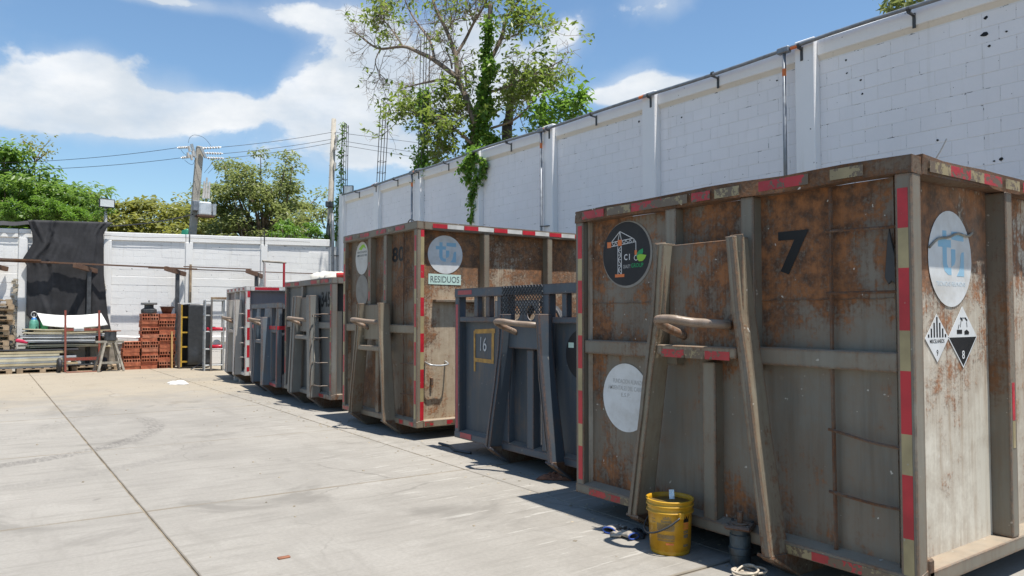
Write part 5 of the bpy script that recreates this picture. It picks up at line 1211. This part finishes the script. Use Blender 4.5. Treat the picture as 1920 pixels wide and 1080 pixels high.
# ------------------------------------------------------------------ foliage
def leaves_mesh(name, pos, size, mat, parent, up=.5, aspect=.45, droop=0.0, outward=None, jitter=.35):
    """pos (N,3): one small folded leaf (kite of two triangles) at every point"""
    N = len(pos); pos = np.asarray(pos, float)
    nrm = rng.normal(size=(N, 3)); nrm[:, 2] = np.abs(nrm[:, 2])+up*2
    if outward is not None: nrm += outward*.9
    nrm /= np.linalg.norm(nrm, axis=1)[:, None]
    d = rng.normal(size=(N, 3)); d[:, 2] -= droop*2
    d -= nrm*(d*nrm).sum(1)[:, None]; d /= np.linalg.norm(d, axis=1)[:, None]+1e-9
    s = np.cross(nrm, d); L = (size*(1+jitter*rng.uniform(-1, 1, N)))[:, None]
    w = L*aspect/2; f = nrm*(L*.10)
    v = np.empty((N, 4, 3)); v[:, 0] = pos; v[:, 1] = pos+d*L*.45+s*w+f; v[:, 2] = pos+d*L-f*.6; v[:, 3] = pos+d*L*.45-s*w+f
    me = bpy.data.meshes.new(name); me.vertices.add(N*4); me.vertices.foreach_set('co', v.reshape(-1))
    idx = np.arange(N)[:, None]*4; tri = np.concatenate([idx+[0, 1, 2], idx+[0, 2, 3]], 1).reshape(-1)
    me.loops.add(N*6); me.loops.foreach_set('vertex_index', tri.astype(np.int32))
    me.polygons.add(N*2); me.polygons.foreach_set('loop_start', np.arange(0, N*6, 3, dtype=np.int32)); me.polygons.foreach_set('loop_total', np.full(N*2, 3, np.int32))
    me.update(); me.validate(); return link(name, me, mat, parent)
def clump_points(c, rad, n, shell=.55):
    p = rng.normal(size=(n, 3)); p /= np.linalg.norm(p, axis=1)[:, None]; r = rng.uniform(shell, 1, n)**.7
    return np.array(c)+p*r[:, None]*np.array(rad), p

def bushy_tree(name, label, base, h, rx, rz, mat, nclump, per, leaf, seed, cz=.62, bark='bark', lean=(0, 0), lumpy=.35, group=None, spread=1.0):
    """tapered trunk, limbs to every clump, leaf clumps spread unevenly over a domed crown"""
    random.seed(seed); t = thing(name, label, 'tree', base, 0, group); wood = MB()
    fork = Vector((lean[0]*.5, lean[1]*.5, h*.38)); P_ = []; O_ = []
    wood.tube(smooth_path([(0, 0, -.05), (lean[0]*.2, lean[1]*.2, h*.2), fork], 4), h*.028, 8, h*.02)
    cen = Vector((lean[0], lean[1], h*cz))
    for k in range(nclump):
        a = random.random()*2*math.pi; e = math.asin(random.uniform(-.45, 1)); rr = random.uniform(.45, 1)**.6
        bump_ = 1+lumpy*ncoord(math.cos(a)*1.7+seed, math.sin(a)*1.7, e*1.6)*1.6
        c = cen+Vector((rx*math.cos(e)*math.cos(a)*spread, rx*math.cos(e)*math.sin(a)*spread, rz*math.sin(e)))*rr*bump_
        if k < nclump*.55: wood.tube(smooth_path([fork+Vector((0, 0, random.uniform(-.1, .12)*h)), fork.lerp(c, .5)+Vector((random.uniform(-.3, .3), random.uniform(-.3, .3), .04*h)), c], 3), h*.0085, 5, .012)
        s = random.uniform(.55, 1.25)*rx*.21
        p, o = clump_points(c, (s*1.25, s*1.25, s*.62), int(per*random.uniform(.6, 1.3)), .25); P_.append(p); O_.append(o)
    wood.build('trunk', bark, t, smooth=True, fix=False)
    leaves_mesh('crown', np.concatenate(P_), leaf, mat, t, .55, .5, .15, np.concatenate(O_)); return t

TG = 'trees beyond the back wall'
bushy_tree('leafy_tree', 'broad bright green tree beyond the back wall, above the black cloth', (1.15, 33.5, 0), 7.7, 2.75, 2.35, 'leaf', 130, 190, .21, 3, .60, group=TG, lumpy=.45)
bushy_tree('leafy_tree', 'olive green tree behind the transformer pole', (6.9, 39, 0), 8.0, 3.4, 2.2, 'leaf_yellow', 85, 150, .25, 8, .62, group=TG, lumpy=.4)
bushy_tree('leafy_tree', 'dense dark green tree between the two concrete poles', (9.75, 31.6, 0), 8.6, 2.5, 2.8, 'leaf_dark', 190, 130, .165, 14, .58, group=TG, lumpy=.45)
bushy_tree('leafy_tree', 'distant olive tree showing low between the flood lamp and the pole', (4.9, 44, 0), 6.6, 2.8, 1.7, 'leaf_yellow', 50, 130, .26, 19, .64, group=TG, lumpy=.4)
bushy_tree('leafy_tree', 'dull green tree at the far left behind the broad one', (-4.2, 40, 0), 8.6, 4.2, 2.6, 'leaf_dark', 80, 150, .27, 27, .6, group=TG)
bushy_tree('low_shrub', 'bright low shrub peeping over the back wall by the corner pole', (9.4, 26.6, 0), 4.75, .95, .55, 'leaf_vine', 34, 70, .13, 33, .93, group=None)
# sparse top shoot on the broad tree
def sprig(name, label, base, pts_list, leafn, leaf, mat, r=.02, cat='tree'):
    t = thing(name, label, cat, base); w = MB(); P_ = []
    for pts in pts_list:
        sp = smooth_path(pts, 4); w.tube([p-Vector(base) for p in sp], r, 5, r*.3)
        for q in sp[len(sp)//3:]: P_.append(np.array(q-Vector(base))+rng.normal(size=(leafn, 3))*.16)
    w.build('trunk', 'bark', t, fix=False); leaves_mesh('crown', np.concatenate(P_), leaf, mat, t, .3, .45, .2); return t
def Q(x, y, Y): return at_y(x, y, Y)
sprig('thin_shoot', 'thin leggy tree top sticking up above the broad green tree', Q(66, 470, 33), [[Q(66, 470, 33), Q(65, 310, 33), Q(62, 280, 33), Q(42, 262, 33)], [Q(65, 310, 33), Q(75, 285, 33.3), Q(95, 262, 33.3)], [Q(65, 300, 33), Q(58, 280, 32.8), Q(56, 268, 32.8)], [Q(65, 305, 33), Q(85, 288, 32.8), Q(90, 280, 32.8)]], 7, .14, 'leaf_yellow', .03)
# feathery fronds hanging over the wall top by the cloth
fr = thing('feathery_branch', 'feathery bright green branches drooping over the black cloth', 'branch', Q(90, 440, 26.6)); P_ = []; w = MB(); bb = Vector(fr.location); random.seed(6)
w.tube([(0, 0, -4), (0, .2, -1), (0, .3, .1)], .05, 6)
for k in range(20):
    s0 = Q(60+random.uniform(-50, 110), 405+random.uniform(-8, 6), 26.7+random.uniform(-.4, .4)); e0 = s0+Vector((random.uniform(-.9, .9), random.uniform(-.3, .2), random.uniform(-.12, .35)))
    w.tube([s0-bb, (s0+e0)/2-bb+Vector((0, 0, .08)), e0-bb], .008, 4)
    for j in range(60):
        q = s0.lerp(e0, j/60); P_.append(np.array(q-bb)+rng.normal(size=(6, 3))*np.array([.06, .1, .05])+np.array([0, 0, .07*math.sin(j/60*math.pi)]))
w.tube([(-1.2, .3, -.1), (0, .3, .1), (1.3, .3, -.05)], .02, 5)
w.build('stem', 'bark', fr, fix=False); leaves_mesh('foliage', np.concatenate(P_), .10, 'leaf_vine', fr, .5, .28)

# ---- tall half-bare tree behind the side wall: limbs traced where they stand, twigs grown from them
XT = 12.0
def TP(zx, zy, dx=0.0):       # picture place -> point in the tree's own depth, a step behind the wall
    return at_x(620+zx/2.572, zy/2.572, XT+dx)
tb = Vector((XT, at_x(902, 300, XT).y, 0))
tree = thing('bare_tree', 'tall half bare tree with vine covered trunk behind the side wall', 'tree', tb)
wood = MB(); tw = MB(); LP = []; random.seed(12)
limbs = [([(700, 760, 0), (700, 600, 0), (735, 480, .05), (750, 300, .1), (765, 120, .1), (770, 20, .1)], .20, .07, 0),
 ([(700, 600, -.1), (640, 440, -.1), (612, 370, -.2), (602, 270, -.2), (560, 150, -.3), (510, 50, -.3), (485, -30, -.3)], .13, .045, .1),
 ([(618, 380, -.2), (500, 290, -.5), (420, 250, -.7), (350, 225, -.8), (240, 235, -.9), (180, 205, -1), (130, 165, -1), (90, 150, -1)], .10, .015, .0),
 ([(612, 405, -.2), (540, 385, .1), (450, 400, .3), (385, 415, .4), (330, 430, .4)], .075, .015, .0),
 ([(602, 270, -.2), (650, 190, .2), (690, 110, .3), (745, 20, .4), (760, -30, .4)], .07, .03, .0),
 ([(500, 290, -.5), (480, 200, -.2), (410, 100, 0), (370, 30, .1), (350, -30, .1)], .06, .02, .1),
 ([(770, 290, .2), (820, 190, .5), (850, 90, .7), (905, 5, .8), (930, -40, .8)], .085, .035, .28),
 ([(760, 445, .1), (830, 425, .4), (930, 380, .6), (1040, 330, .6), (1120, 290, .5)], .06, .012, .3),
 ([(680, 690, -.2), (590, 620, -.6), (480, 590, -.9), (380, 545, -1.1), (300, 545, -1.1)], .07, .014, .5),
 ([(770, 620, .2), (880, 580, .6), (950, 520, .8), (1010, 440, .8), (1050, 400, .8)], .05, .012, .3),
 ([(655, 430, 0), (652, 370, 0), (646, 320, 0)], .05, .035, 0),
 ([(585, 330, -.2), (575, 280, -.2), (553, 230, -.2)], .04, .015, 0),
 ([(350, 225, -.8), (300, 150, -.8), (250, 90, -.8), (210, 40, -.8)], .04, .012, .35),
 ([(240, 235, -.9), (215, 300, -.9), (240, 370, -.9), (205, 410, -.9)], .028, .008, .05),
 ([(600, 620, -.5), (640, 560, -.4), (560, 530, -.6), (480, 520, -.7)], .035, .01, .6),
 ([(480, 590, -.9), (520, 640, -.8), (510, 680, -.8)], .025, .008, .7),
 ([(820, 190, .5), (890, 170, .6), (960, 120, .7), (1000, 120, .7)], .035, .01, .6),
 ([(560, 150, -.3), (600, 80, -.2), (610, 0, -.2)], .03, .012, .1), ([(690, 110, .3), (670, 50, .3), (655, 0, .3)], .028, .012, .2)]
def grow(p, d, L, r, lev, leafy):
    n = 4; pts = [p]; dd = d.copy()
    for k in range(n):
        dd = (dd+Vector((random.gauss(0, .22), random.gauss(0, .22), random.gauss(.02, .2)))).normalized(); pts.append(pts[-1]+dd*L/n)
    tw.tube([q-tb for q in pts], r, 4, max(.0035, r*.4), cap=False)
    if lev < 2:
        for q in pts[1:]:
            for _ in range(1 if lev else 2):
                if random.random() < .75:
                    nd = (dd+Vector((random.gauss(0, .7), random.gauss(0, .9), random.gauss(0, .7)))).normalized(); grow(q, nd, L*random.uniform(.45, .7), r*.55, lev+1, leafy)
    if random.random() < leafy:
        for q in pts[2:]: LP.append(np.array(q-tb)+rng.normal(size=(random.randint(1, 3), 3))*.10)
for pts, r0, r1, leafy in limbs:
    P3 = smooth_path([TP(*q) for q in pts], 5); wood.tube([q-tb for q in P3], r0*.8, 8, r1*.8)
    if r0 > .19: continue
    m = len(P3)
    for i in range(m//4, m):
        if random.random() < .62:
            d = (P3[min(i+1, m-1)]-P3[i-1]).normalized(); sd = Vector((random.gauss(0, .5), random.gauss(0, 1), random.gauss(0, .8)))
            grow(P3[i], (d*.8+sd*.8).normalized(), random.uniform(.5, 1.15), .014, 0, leafy)
wood.tube([(0, 0, -.05), (0, 0, 3), TP(700, 760)-tb], .22, 10, .17)
wood.build('trunk', 'bark', tree, smooth=True, fix=False); tw.build('twigs', 'twig', tree, fix=False)
# leaf masses
for (x, y, rx_, ry_, n, dx) in [(250, 55, 75, 50, 330, -.8), (330, 130, 50, 40, 110, -.8), (230, 130, 40, 30, 70, -.8), (800, 55, 80, 60, 330, .5), (860, 120, 50, 60, 230, .7), (900, 30, 70, 45, 240, .8), (960, 100, 60, 45, 170, .7), (1000, 130, 25, 25, 60, .7), (990, 5, 25, 15, 40, .7), (560, 25, 90, 30, 60, -.2), (690, 60, 60, 50, 130, .3), (480, 60, 40, 50, 40, 0),
      (330, 555, 60, 32, 360, -1.1), (430, 540, 70, 40, 240, -1.0), (540, 530, 80, 45, 260, -.6), (600, 580, 60, 40, 200, -.5), (520, 670, 30, 25, 120, -.8), (470, 590, 60, 25, 120, -.9), (640, 510, 40, 40, 120, -.3), (400, 470, 50, 40, 60, .2), (350, 430, 30, 25, 40, .3),
      (860, 340, 70, 45, 360, .5), (880, 420, 75, 60, 480, .5), (850, 500, 60, 60, 360, .5), (790, 560, 60, 60, 300, .2), (960, 400, 60, 40, 220, .6), (1050, 390, 60, 40, 330, .6), (1000, 440, 50, 30, 180, .7), (1090, 370, 35, 35, 160, .6), (960, 300, 60, 35, 150, .5), (1020, 280, 45, 25, 60, .6), (880, 240, 30, 25, 40, .5), (820, 660, 60, 40, 160, .4), (900, 650, 25, 25, 60, .5)]:
    c = TP(x, y, dx)-tb; s = (TP(x+rx_, y, dx)-TP(x, y, dx)).length; s2_ = (TP(x, y+ry_, dx)-TP(x, y, dx)).length
    p = rng.normal(size=(n, 3))*np.array([s*.5, s*.55, s2_*.55]); 
    n = max(8, int(n*(.19 if x > 760 and y > 280 else .12 if (x < 620 and y < 490) else .22))); p = p[:n]; k = max(3, n//10); cen = p[rng.integers(0, n, k)]; p = cen[rng.integers(0, k, n)]+rng.normal(size=(n, 3))*.11       # leaves sit in tufts
    LP.append(np.array(c)+p)
leaves_mesh('crown', np.concatenate(LP), .185, 'leaf_tree', tree, .35, .45, .35)
# second dark trunk behind, with its own small crown
t2b = Vector((13.4, at_x(955, 270, 13.4).y, 0)); t2 = thing('dark_trunk_tree', 'dark trunked tree half hidden behind the bare one', 'tree', t2b); w = MB()
def T2(zx, zy): return at_x(620+zx/2.572, zy/2.572, 13.4)-t2b
w.tube(smooth_path([(0, 0, 0), T2(850, 700), T2(858, 600), T2(866, 500), T2(875, 400), T2(900, 330)], 4), .2, 8, .06); w.tube([T2(866, 500), T2(930, 430), T2(980, 400)], .06, 6, .02); w.build('trunk', 'bark_dark', t2, smooth=True, fix=False)
P_ = [];
for (x, y, s, n) in [(880, 360, .4, 110), (930, 420, .4, 80), (850, 450, .4, 90), (900, 480, .4, 60)]: P_.append(np.array(T2(x, y))+rng.normal(size=(n, 3))*s*.6)
leaves_mesh('crown', np.concatenate(P_), .20, 'leaf_dark', t2, .35, .45, .3)
# vines over trunk and down the wall
def vine(name, label, paths, n, spread, leaf, mat='leaf_vine', stem=.008):
    b0 = Vector(paths[0][0]); t = thing(name, label, 'vine', b0); w = MB(); P_ = []
    for path in paths:
        sp = smooth_path(path, 6); w.tube([q-b0 for q in sp], stem, 5)
        for i, q in enumerate(sp):
            s = spread*(.55+.6*abs(ncoord(i*.35, b0.y, 2))*1.6); P_.append(np.array(q-b0)+rng.normal(size=(n, 3))*s)
    w.build('stem', 'bark', t, fix=False); leaves_mesh('foliage', np.concatenate(P_), leaf, mat, t, .1, .7, .5); return t
vine('climbing_vine', 'thick green vine wrapped up the trunk of the bare tree', [[TP(690, 745), TP(715, 660), TP(725, 570), TP(735, 480), TP(745, 400), TP(750, 300), TP(755, 200), TP(765, 110)], [TP(760, 700), TP(735, 620), TP(760, 520), TP(730, 420), TP(780, 330), TP(740, 260)], [TP(680, 700), TP(700, 620), TP(690, 540)], [TP(800, 690, .3), TP(760, 660, .1), TP(720, 640, 0)], [TP(690, 745), TP(692, 752), at_x(893, 287, XW+.3), at_x(892, 290, XW+.0)]], 42, .125, .125)
XV = XW-.03
def WV(zx, zy): p = at_x(620+zx/2.572, zy/2.572, XV); return p
vine('hanging_vine', 'green vine hanging from the wall top down the white wall', [[at_x(893, 286, XW+.2), WV(690, 770), WV(705, 830), WV(695, 900), WV(690, 960), WV(695, 1010), WV(680, 1065)], [WV(700, 760), WV(740, 790), WV(715, 860), WV(705, 920), WV(680, 980)], [WV(700, 750), WV(650, 790), WV(625, 815)], [WV(690, 760), WV(670, 830), WV(660, 870)]], 19, .075, .115)

# reinforcement columns on the wall
def rebar(label, top, bot, w, ties, X, vines=None, lean=0):
    b0 = at_x(*bot, X); tp = at_x(*top, X); b0.z = ZT-.25
    t = thing('rebar_column', label, 'rebar', b0, 0, 'bare reinforcement columns on the side wall'); d = tp-b0
    for i, (sx, sy) in enumerate([(-1, -1), (1, -1), (1, 1), (-1, 1)]):
        hh = 1-.03*(i % 2); MB().tube([(sx*w/2, sy*w/2, 0), d*.5+Vector((sx*w/2*1.05, sy*w/2*1.1, 0)), d*hh+Vector((sx*w/2, sy*w/2*1.15, 0)), d*hh+Vector((sx*w/4, sy*w/4, -.02))], .013, 5).build('bar', 'rebar', t)
    for k in ties:
        c = d*k; MB().tube([c+Vector((sx*w/2*1.15, sy*w/2*1.2, 0)) for sx, sy in [(-1, -1), (1, -1), (1, 1), (-1, 1)]], .009, 4, closed=True).build('tie', 'rebar', t)
    return t, b0, tp
rebar('tall bare reinforcement column rising from the side wall, without vines', (722, 189), (713, 347), .19, (.22, .34, .72), XW+.2)
_, b2, t2_ = rebar('reinforcement column on the side wall partly wrapped in vine beside the bare tree', (798, 60), (792, 322), .19, (.1, .3, .5), XW+.2)
_, b3, t3_ = rebar('short reinforcement column at the wall corner hung with vine', (648, 231), (645, 372), .15, (.3, .6, .95), XW+.2)
vine('climbing_vine', 'green vine climbing the reinforcement column beside the bare tree', [[b2, b2.lerp(t2_, .2), b2.lerp(t2_, .35), b2.lerp(t2_, .5), b2.lerp(t2_, .6)], [b2+Vector((0, -.5, .15)), b2+Vector((0, -.15, .3)), b2.lerp(t2_, .15)], [b2+Vector((0, .35, .9)), b2+Vector((0, .3, .3)), b2+Vector((0, .1, .1))]], 30, .13, .10)
vine('climbing_vine', 'thin vine climbing the short reinforcement column at the wall corner', [[b3+Vector((-.1, .1, 0)), b3.lerp(t3_, .3)+Vector((-.1, .12, 0)), b3.lerp(t3_, .6)+Vector((-.1, .1, 0)), b3.lerp(t3_, .98)+Vector((-.1, .05, 0))], [at_y(630, 446, 26.0), at_y(633, 410, 26.0), at_y(634, 385, 26.0), b3+Vector((-.1, .1, .2))]], 17, .085, .10)
# shrubs behind the side wall
t_ = thing('wall_shrub', 'leafy shrub rising behind the side wall to the right of the bare tree', 'shrub', (12.6, 15.3, 0)); P_ = []; w = MB()
for (x, y, n, s) in [(1000, 240, 130, .28), (1025, 215, 150, .3), (1050, 200, 170, .3), (1075, 190, 150, .26), (1085, 205, 120, .25), (1020, 232, 120, .28), (1065, 225, 120, .3), (1045, 225, 120, .3), (1090, 183, 60, .15)]:
    c = at_x(x, y, 12.6)-t_.location; k = max(3, n//12); p = rng.normal(size=(n, 3))*s*.8; cen = p[rng.integers(0, n, k)]; P_.append(np.array(c)+cen[rng.integers(0, k, n)]+rng.normal(size=(n, 3))*.09); w.tube([(0, 0, 0), c*.6, c], .03, 5, .008)
w.build('stem', 'bark', t_, fix=False); leaves_mesh('foliage', np.concatenate(P_), .19, 'leaf_vine', t_, .4, .42, .2)
t_ = thing('wall_shrub', 'dark leaf spray showing over the top edge of the near side wall', 'shrub', (12.2, 6.3, 0)); P_ = []; w = MB()
for (x, y, n, s) in [(1690, -5, 60, .16), (1665, 5, 20, .1), (1675, 15, 14, .06), (1720, -10, 60, .2), (1740, -20, 60, .2)]:
    c = at_x(x, y, 12.2)-t_.location; P_.append(np.array(c)+rng.normal(size=(n, 3))*s*.8); w.tube([(0, 0, 0), c*.6, c], .03, 5, .008)
w.build('stem', 'bark', t_, fix=False); leaves_mesh('foliage', np.concatenate(P_), .19, 'leaf_dark', t_, .2, .32, .5)
# loose tie wires sticking up from the wall top and near container
o = MB().tube(smooth_path([at_x(1753, 300, 4.6), at_x(1765, 280, 4.6), at_x(1775, 260, 4.6)], 4), .004, 5).build('loose_wire', 'galv', None); tag(o, 'thin grey wire end sticking up from the rim of container 7', 'wire')

# ------------------------------------------------------------------ poles, wires, lamps
YP = 28.0
pa = thing('utility_pole', 'leaning concrete utility pole carrying a transformer and cross arms', 'utility pole', at_y(352, 590, YP)); pa.location.z = 0
o0 = Vector(pa.location); top = at_y(375, 275, YP)-o0; low = at_y(361, 440, YP)-o0; d_ = (top-low).normalized(); base = low-d_*(low.z/d_.z)
def PA(x, y, dy=0.0): return at_y(x, y, YP+dy)-o0
MB().bar(base, top, .24, .2, up=(0, 1, 0)).build('post', 'pole', pa, bevel=.02)
for a, b_ in (((359, 270), (367, 296)), ((376, 276), (386, 296))): MB().bar(PA(*a, -.2), PA(*b_, -.2), .08, .08).build('cross_arm', 'galv', pa)
for a, b_ in (((332, 277), (357, 276)), ((339, 296), (364, 293)), ((379, 278), (415, 276)), ((384, 287), (418, 288)), ((386, 296), (420, 297))):
    A_, B_ = PA(*a, -.2), PA(*b_, -.2); ins = MB().tube([A_, B_], .018, 6)
    for k in range(1, 7): c = A_.lerp(B_, k/7); ins.tube([c-(B_-A_).normalized()*.015, c+(B_-A_).normalized()*.015], .05, 8)
    ins.build('insulator', 'porcelain', pa)
for (x, y) in ((354, 274), (352, 286), (358, 290), (361, 283)):
    MB().tube([PA(x, y, -.25), PA(x+2, y+10, -.25)], .045, 8).build('fuse_cutout', 'porcelain', pa)
tr = PA(383, 390, -.25)
tk = MB().box(tr.x-.21, tr.x+.21, tr.y-.18, tr.y+.18, tr.z-.27, tr.z+.20).build('transformer', plain('pale_grey_enamel', (.50, .53, .55), .45, .12), pa, bevel=.04)
MB().box(tr.x-.28, tr.x+.30, tr.y-.24, tr.y+.24, tr.z-.32, tr.z-.275).build('base_frame', 'brown_steel', tk)
for k in range(5): MB().box(tr.x+.25, tr.x+.36, tr.y-.18+.09*k, tr.y-.16+.09*k, tr.z-.25, tr.z+.15).build('cooling_fin', 'galv', tk)
for k, (x, y) in enumerate(((381, 355), (386, 345), (391, 350))): MB().tube([PA(x, 372, -.25), PA(x+1, y+8, -.25), PA(x+2, y-15+k*3, -.25)], .05, 8, .03).build('bushing', 'porcelain', tk)
bxp = PA(367, 386, -.25); MB().box(bxp.x-.1, bxp.x+.1, bxp.y-.1, bxp.y+.08, bxp.z-.17, bxp.z+.17).build('meter_box', 'conduit', pa, bevel=.01)
for pts in ([(353, 268), (356, 258), (365, 253), (380, 257), (390, 266), (396, 275)], [(339, 280), (345, 288), (353, 292)], [(346, 300), (355, 307), (362, 308), (365, 300)], [(402, 298), (393, 312), (383, 324)], [(410, 297), (402, 312), (390, 325)], [(366, 310), (370, 330), (374, 345), (371, 365)]):
    MB().tube(smooth_path([PA(*q, -.2) for q in pts], 4), .006, 5).build('jumper_wire', 'black_rubber', pa)
YQ = 26.7
pb = thing('utility_pole', 'tall round concrete pole standing in the wall corner beside the vine', 'utility pole', at_y(612, 590, YQ)); pb.location.z = 0; o1 = Vector(pb.location)
tp = at_y(626, 223, YQ)-o1; lw_ = at_y(618, 440, YQ)-o1; dd = (tp-lw_).normalized(); bs = lw_-dd*(lw_.z/dd.z)
MB().tube([bs, bs.lerp(tp, .5), tp], .15, 16, .085).build('post', 'pole', pb, smooth=True)
for k in range(9): c = bs.lerp(tp, .55+.05*k); MB().tube([c+Vector((-.13, -.02, 0)), c+Vector((.13, -.02, 0))], .008, 5).build('step_bolt', 'dark_steel', pb)
for (x, y, h) in ((631, 254, 14), (629, 272, 10), (628, 305, 16)): c = at_y(x, y, YQ-.15)-o1; MB().tube([c, c-Vector((0, 0, h*.018))], .055, 8).build('insulator', 'porcelain', pb)
c = at_y(618, 382, YQ-.12)-o1; MB().box(c.x-.16, c.x+.16, c.y-.05, c.y+.05, c.z-.14, c.z+.1).build('splice_box', 'dark_steel', pb, bevel=.04)
MB().tube(smooth_path([at_y(618, 388, YQ-.2)-o1, at_y(608, 398, YQ-.2)-o1, at_y(605, 415, YQ-.2)-o1, at_y(612, 428, YQ-.2)-o1, at_y(617, 410, YQ-.2)-o1], 4), .018, 6).build('cable_loop', 'black_rubber', pb)
MB().tube([Vector((10.35, 26.3, 3.6))-o1+Vector((.0, .25*math.cos(a)*.6, .9+.45*math.sin(a))) for a in [2*math.pi*k/20 for k in range(20)]], .02, 6, closed=True).build('cable_coil', 'black_rubber', pb)
def sag(a, b_, s, n=14): return [a.lerp(b_, k/n)-Vector((0, 0, s*4*(k/n)*(1-k/n))) for k in range(n+1)]
lines = [((332, 277, YP-.2), (-90, 306, 31), .15, 'upper power line running left from the transformer pole'), ((339, 296, YP-.2), (-90, 318, 31), .15, 'lower power line running left from the transformer pole'),
 ((415, 276, YP-.2), (622, 248, YQ-.1), .05, 'highest power line between the two concrete poles'), ((418, 288, YP-.2), (622, 261, YQ-.1), .05, 'middle power line between the two concrete poles'), ((420, 297, YP-.2), (621, 268, YQ-.1), .05, 'lowest power line between the two concrete poles'),
 ((628, 248, YQ-.1), (960, 290, 33), .0, 'highest power line running right behind the reinforcement columns'), ((628, 262, YQ-.1), (960, 315, 33), .0, 'middle power line running right behind the reinforcement columns'), ((628, 270, YQ-.1), (960, 325, 33), .0, 'lowest power line running right behind the reinforcement columns'),
 ((362, 402, YP-.2), (205, 424, YB), .08, 'drooping black service cable from the transformer pole to the black cloth')]
for k, (a, b_, s, lab) in enumerate(lines):
    o = MB().tube(sag(at_y(*a), at_y(*b_), s), .0085 if k < 8 else .02, 5).build('power_line', 'black_rubber', None, fix=False); tag(o, lab, 'wire', 'overhead wires')
def flood(label, c, w, h, rz, post_to=None):
    t = thing('flood_lamp', label, 'flood lamp', c, rz)
    MB().box(-w/2, w/2, 0, .07, -h/2, h/2).build('housing', 'black_plastic', t, bevel=.012); MB().box(-w/2+.03, w/2-.03, -.006, .0, -h/2+.03, h/2-.03).build('lens', 'glass', t)
    for k in range(5): MB().box(-w/2+.05+k*(w-.1)/4-.005, -w/2+.05+k*(w-.1)/4+.005, .07, .1, -h/2+.04, h/2-.04).build('fin', 'black_plastic', t)
    if post_to is not None: MB().tube([(0, .13, post_to), (0, .13, -.02)], .05, 10).build('post', 'whitepaint', t); MB().box(-.03, .03, .05, .15, -.05, .02).build('yoke', 'dark_steel', t)
    else: MB().bar((-.02, .05, -h/2-.22), (-.02, .05, -h/2+.02), .04, .03).bar((-w/4, .04, -h/2-.03), (w/4, .04, -h/2-.03), .03, .02).build('yoke', 'dark_steel', t)
    return t
c = at_y(201, 381, 26.6); flood('rectangular flood lamp on a white post beyond the back wall', c, .46, .28, R(10), -c.z)
c = at_x(653, 357, XW+.12); flood('square flood lamp fixed on the corner of the tall side wall', c, .36, .36, R(-35))
o = MB().lathe([(0, 0), (.25, 0), (.25, .5), (.2, .55), (0, .56)], 16).build('water_tank', plain('green_plastic', (.02, .22, .13), .5, .2), None, smooth=True); o.location = at_y(352, 434, 28.3); o.location.z = 0; o.scale = (1, 1, 8.3); tag(o, 'green plastic drum showing above the back wall at the pole foot', 'drum')
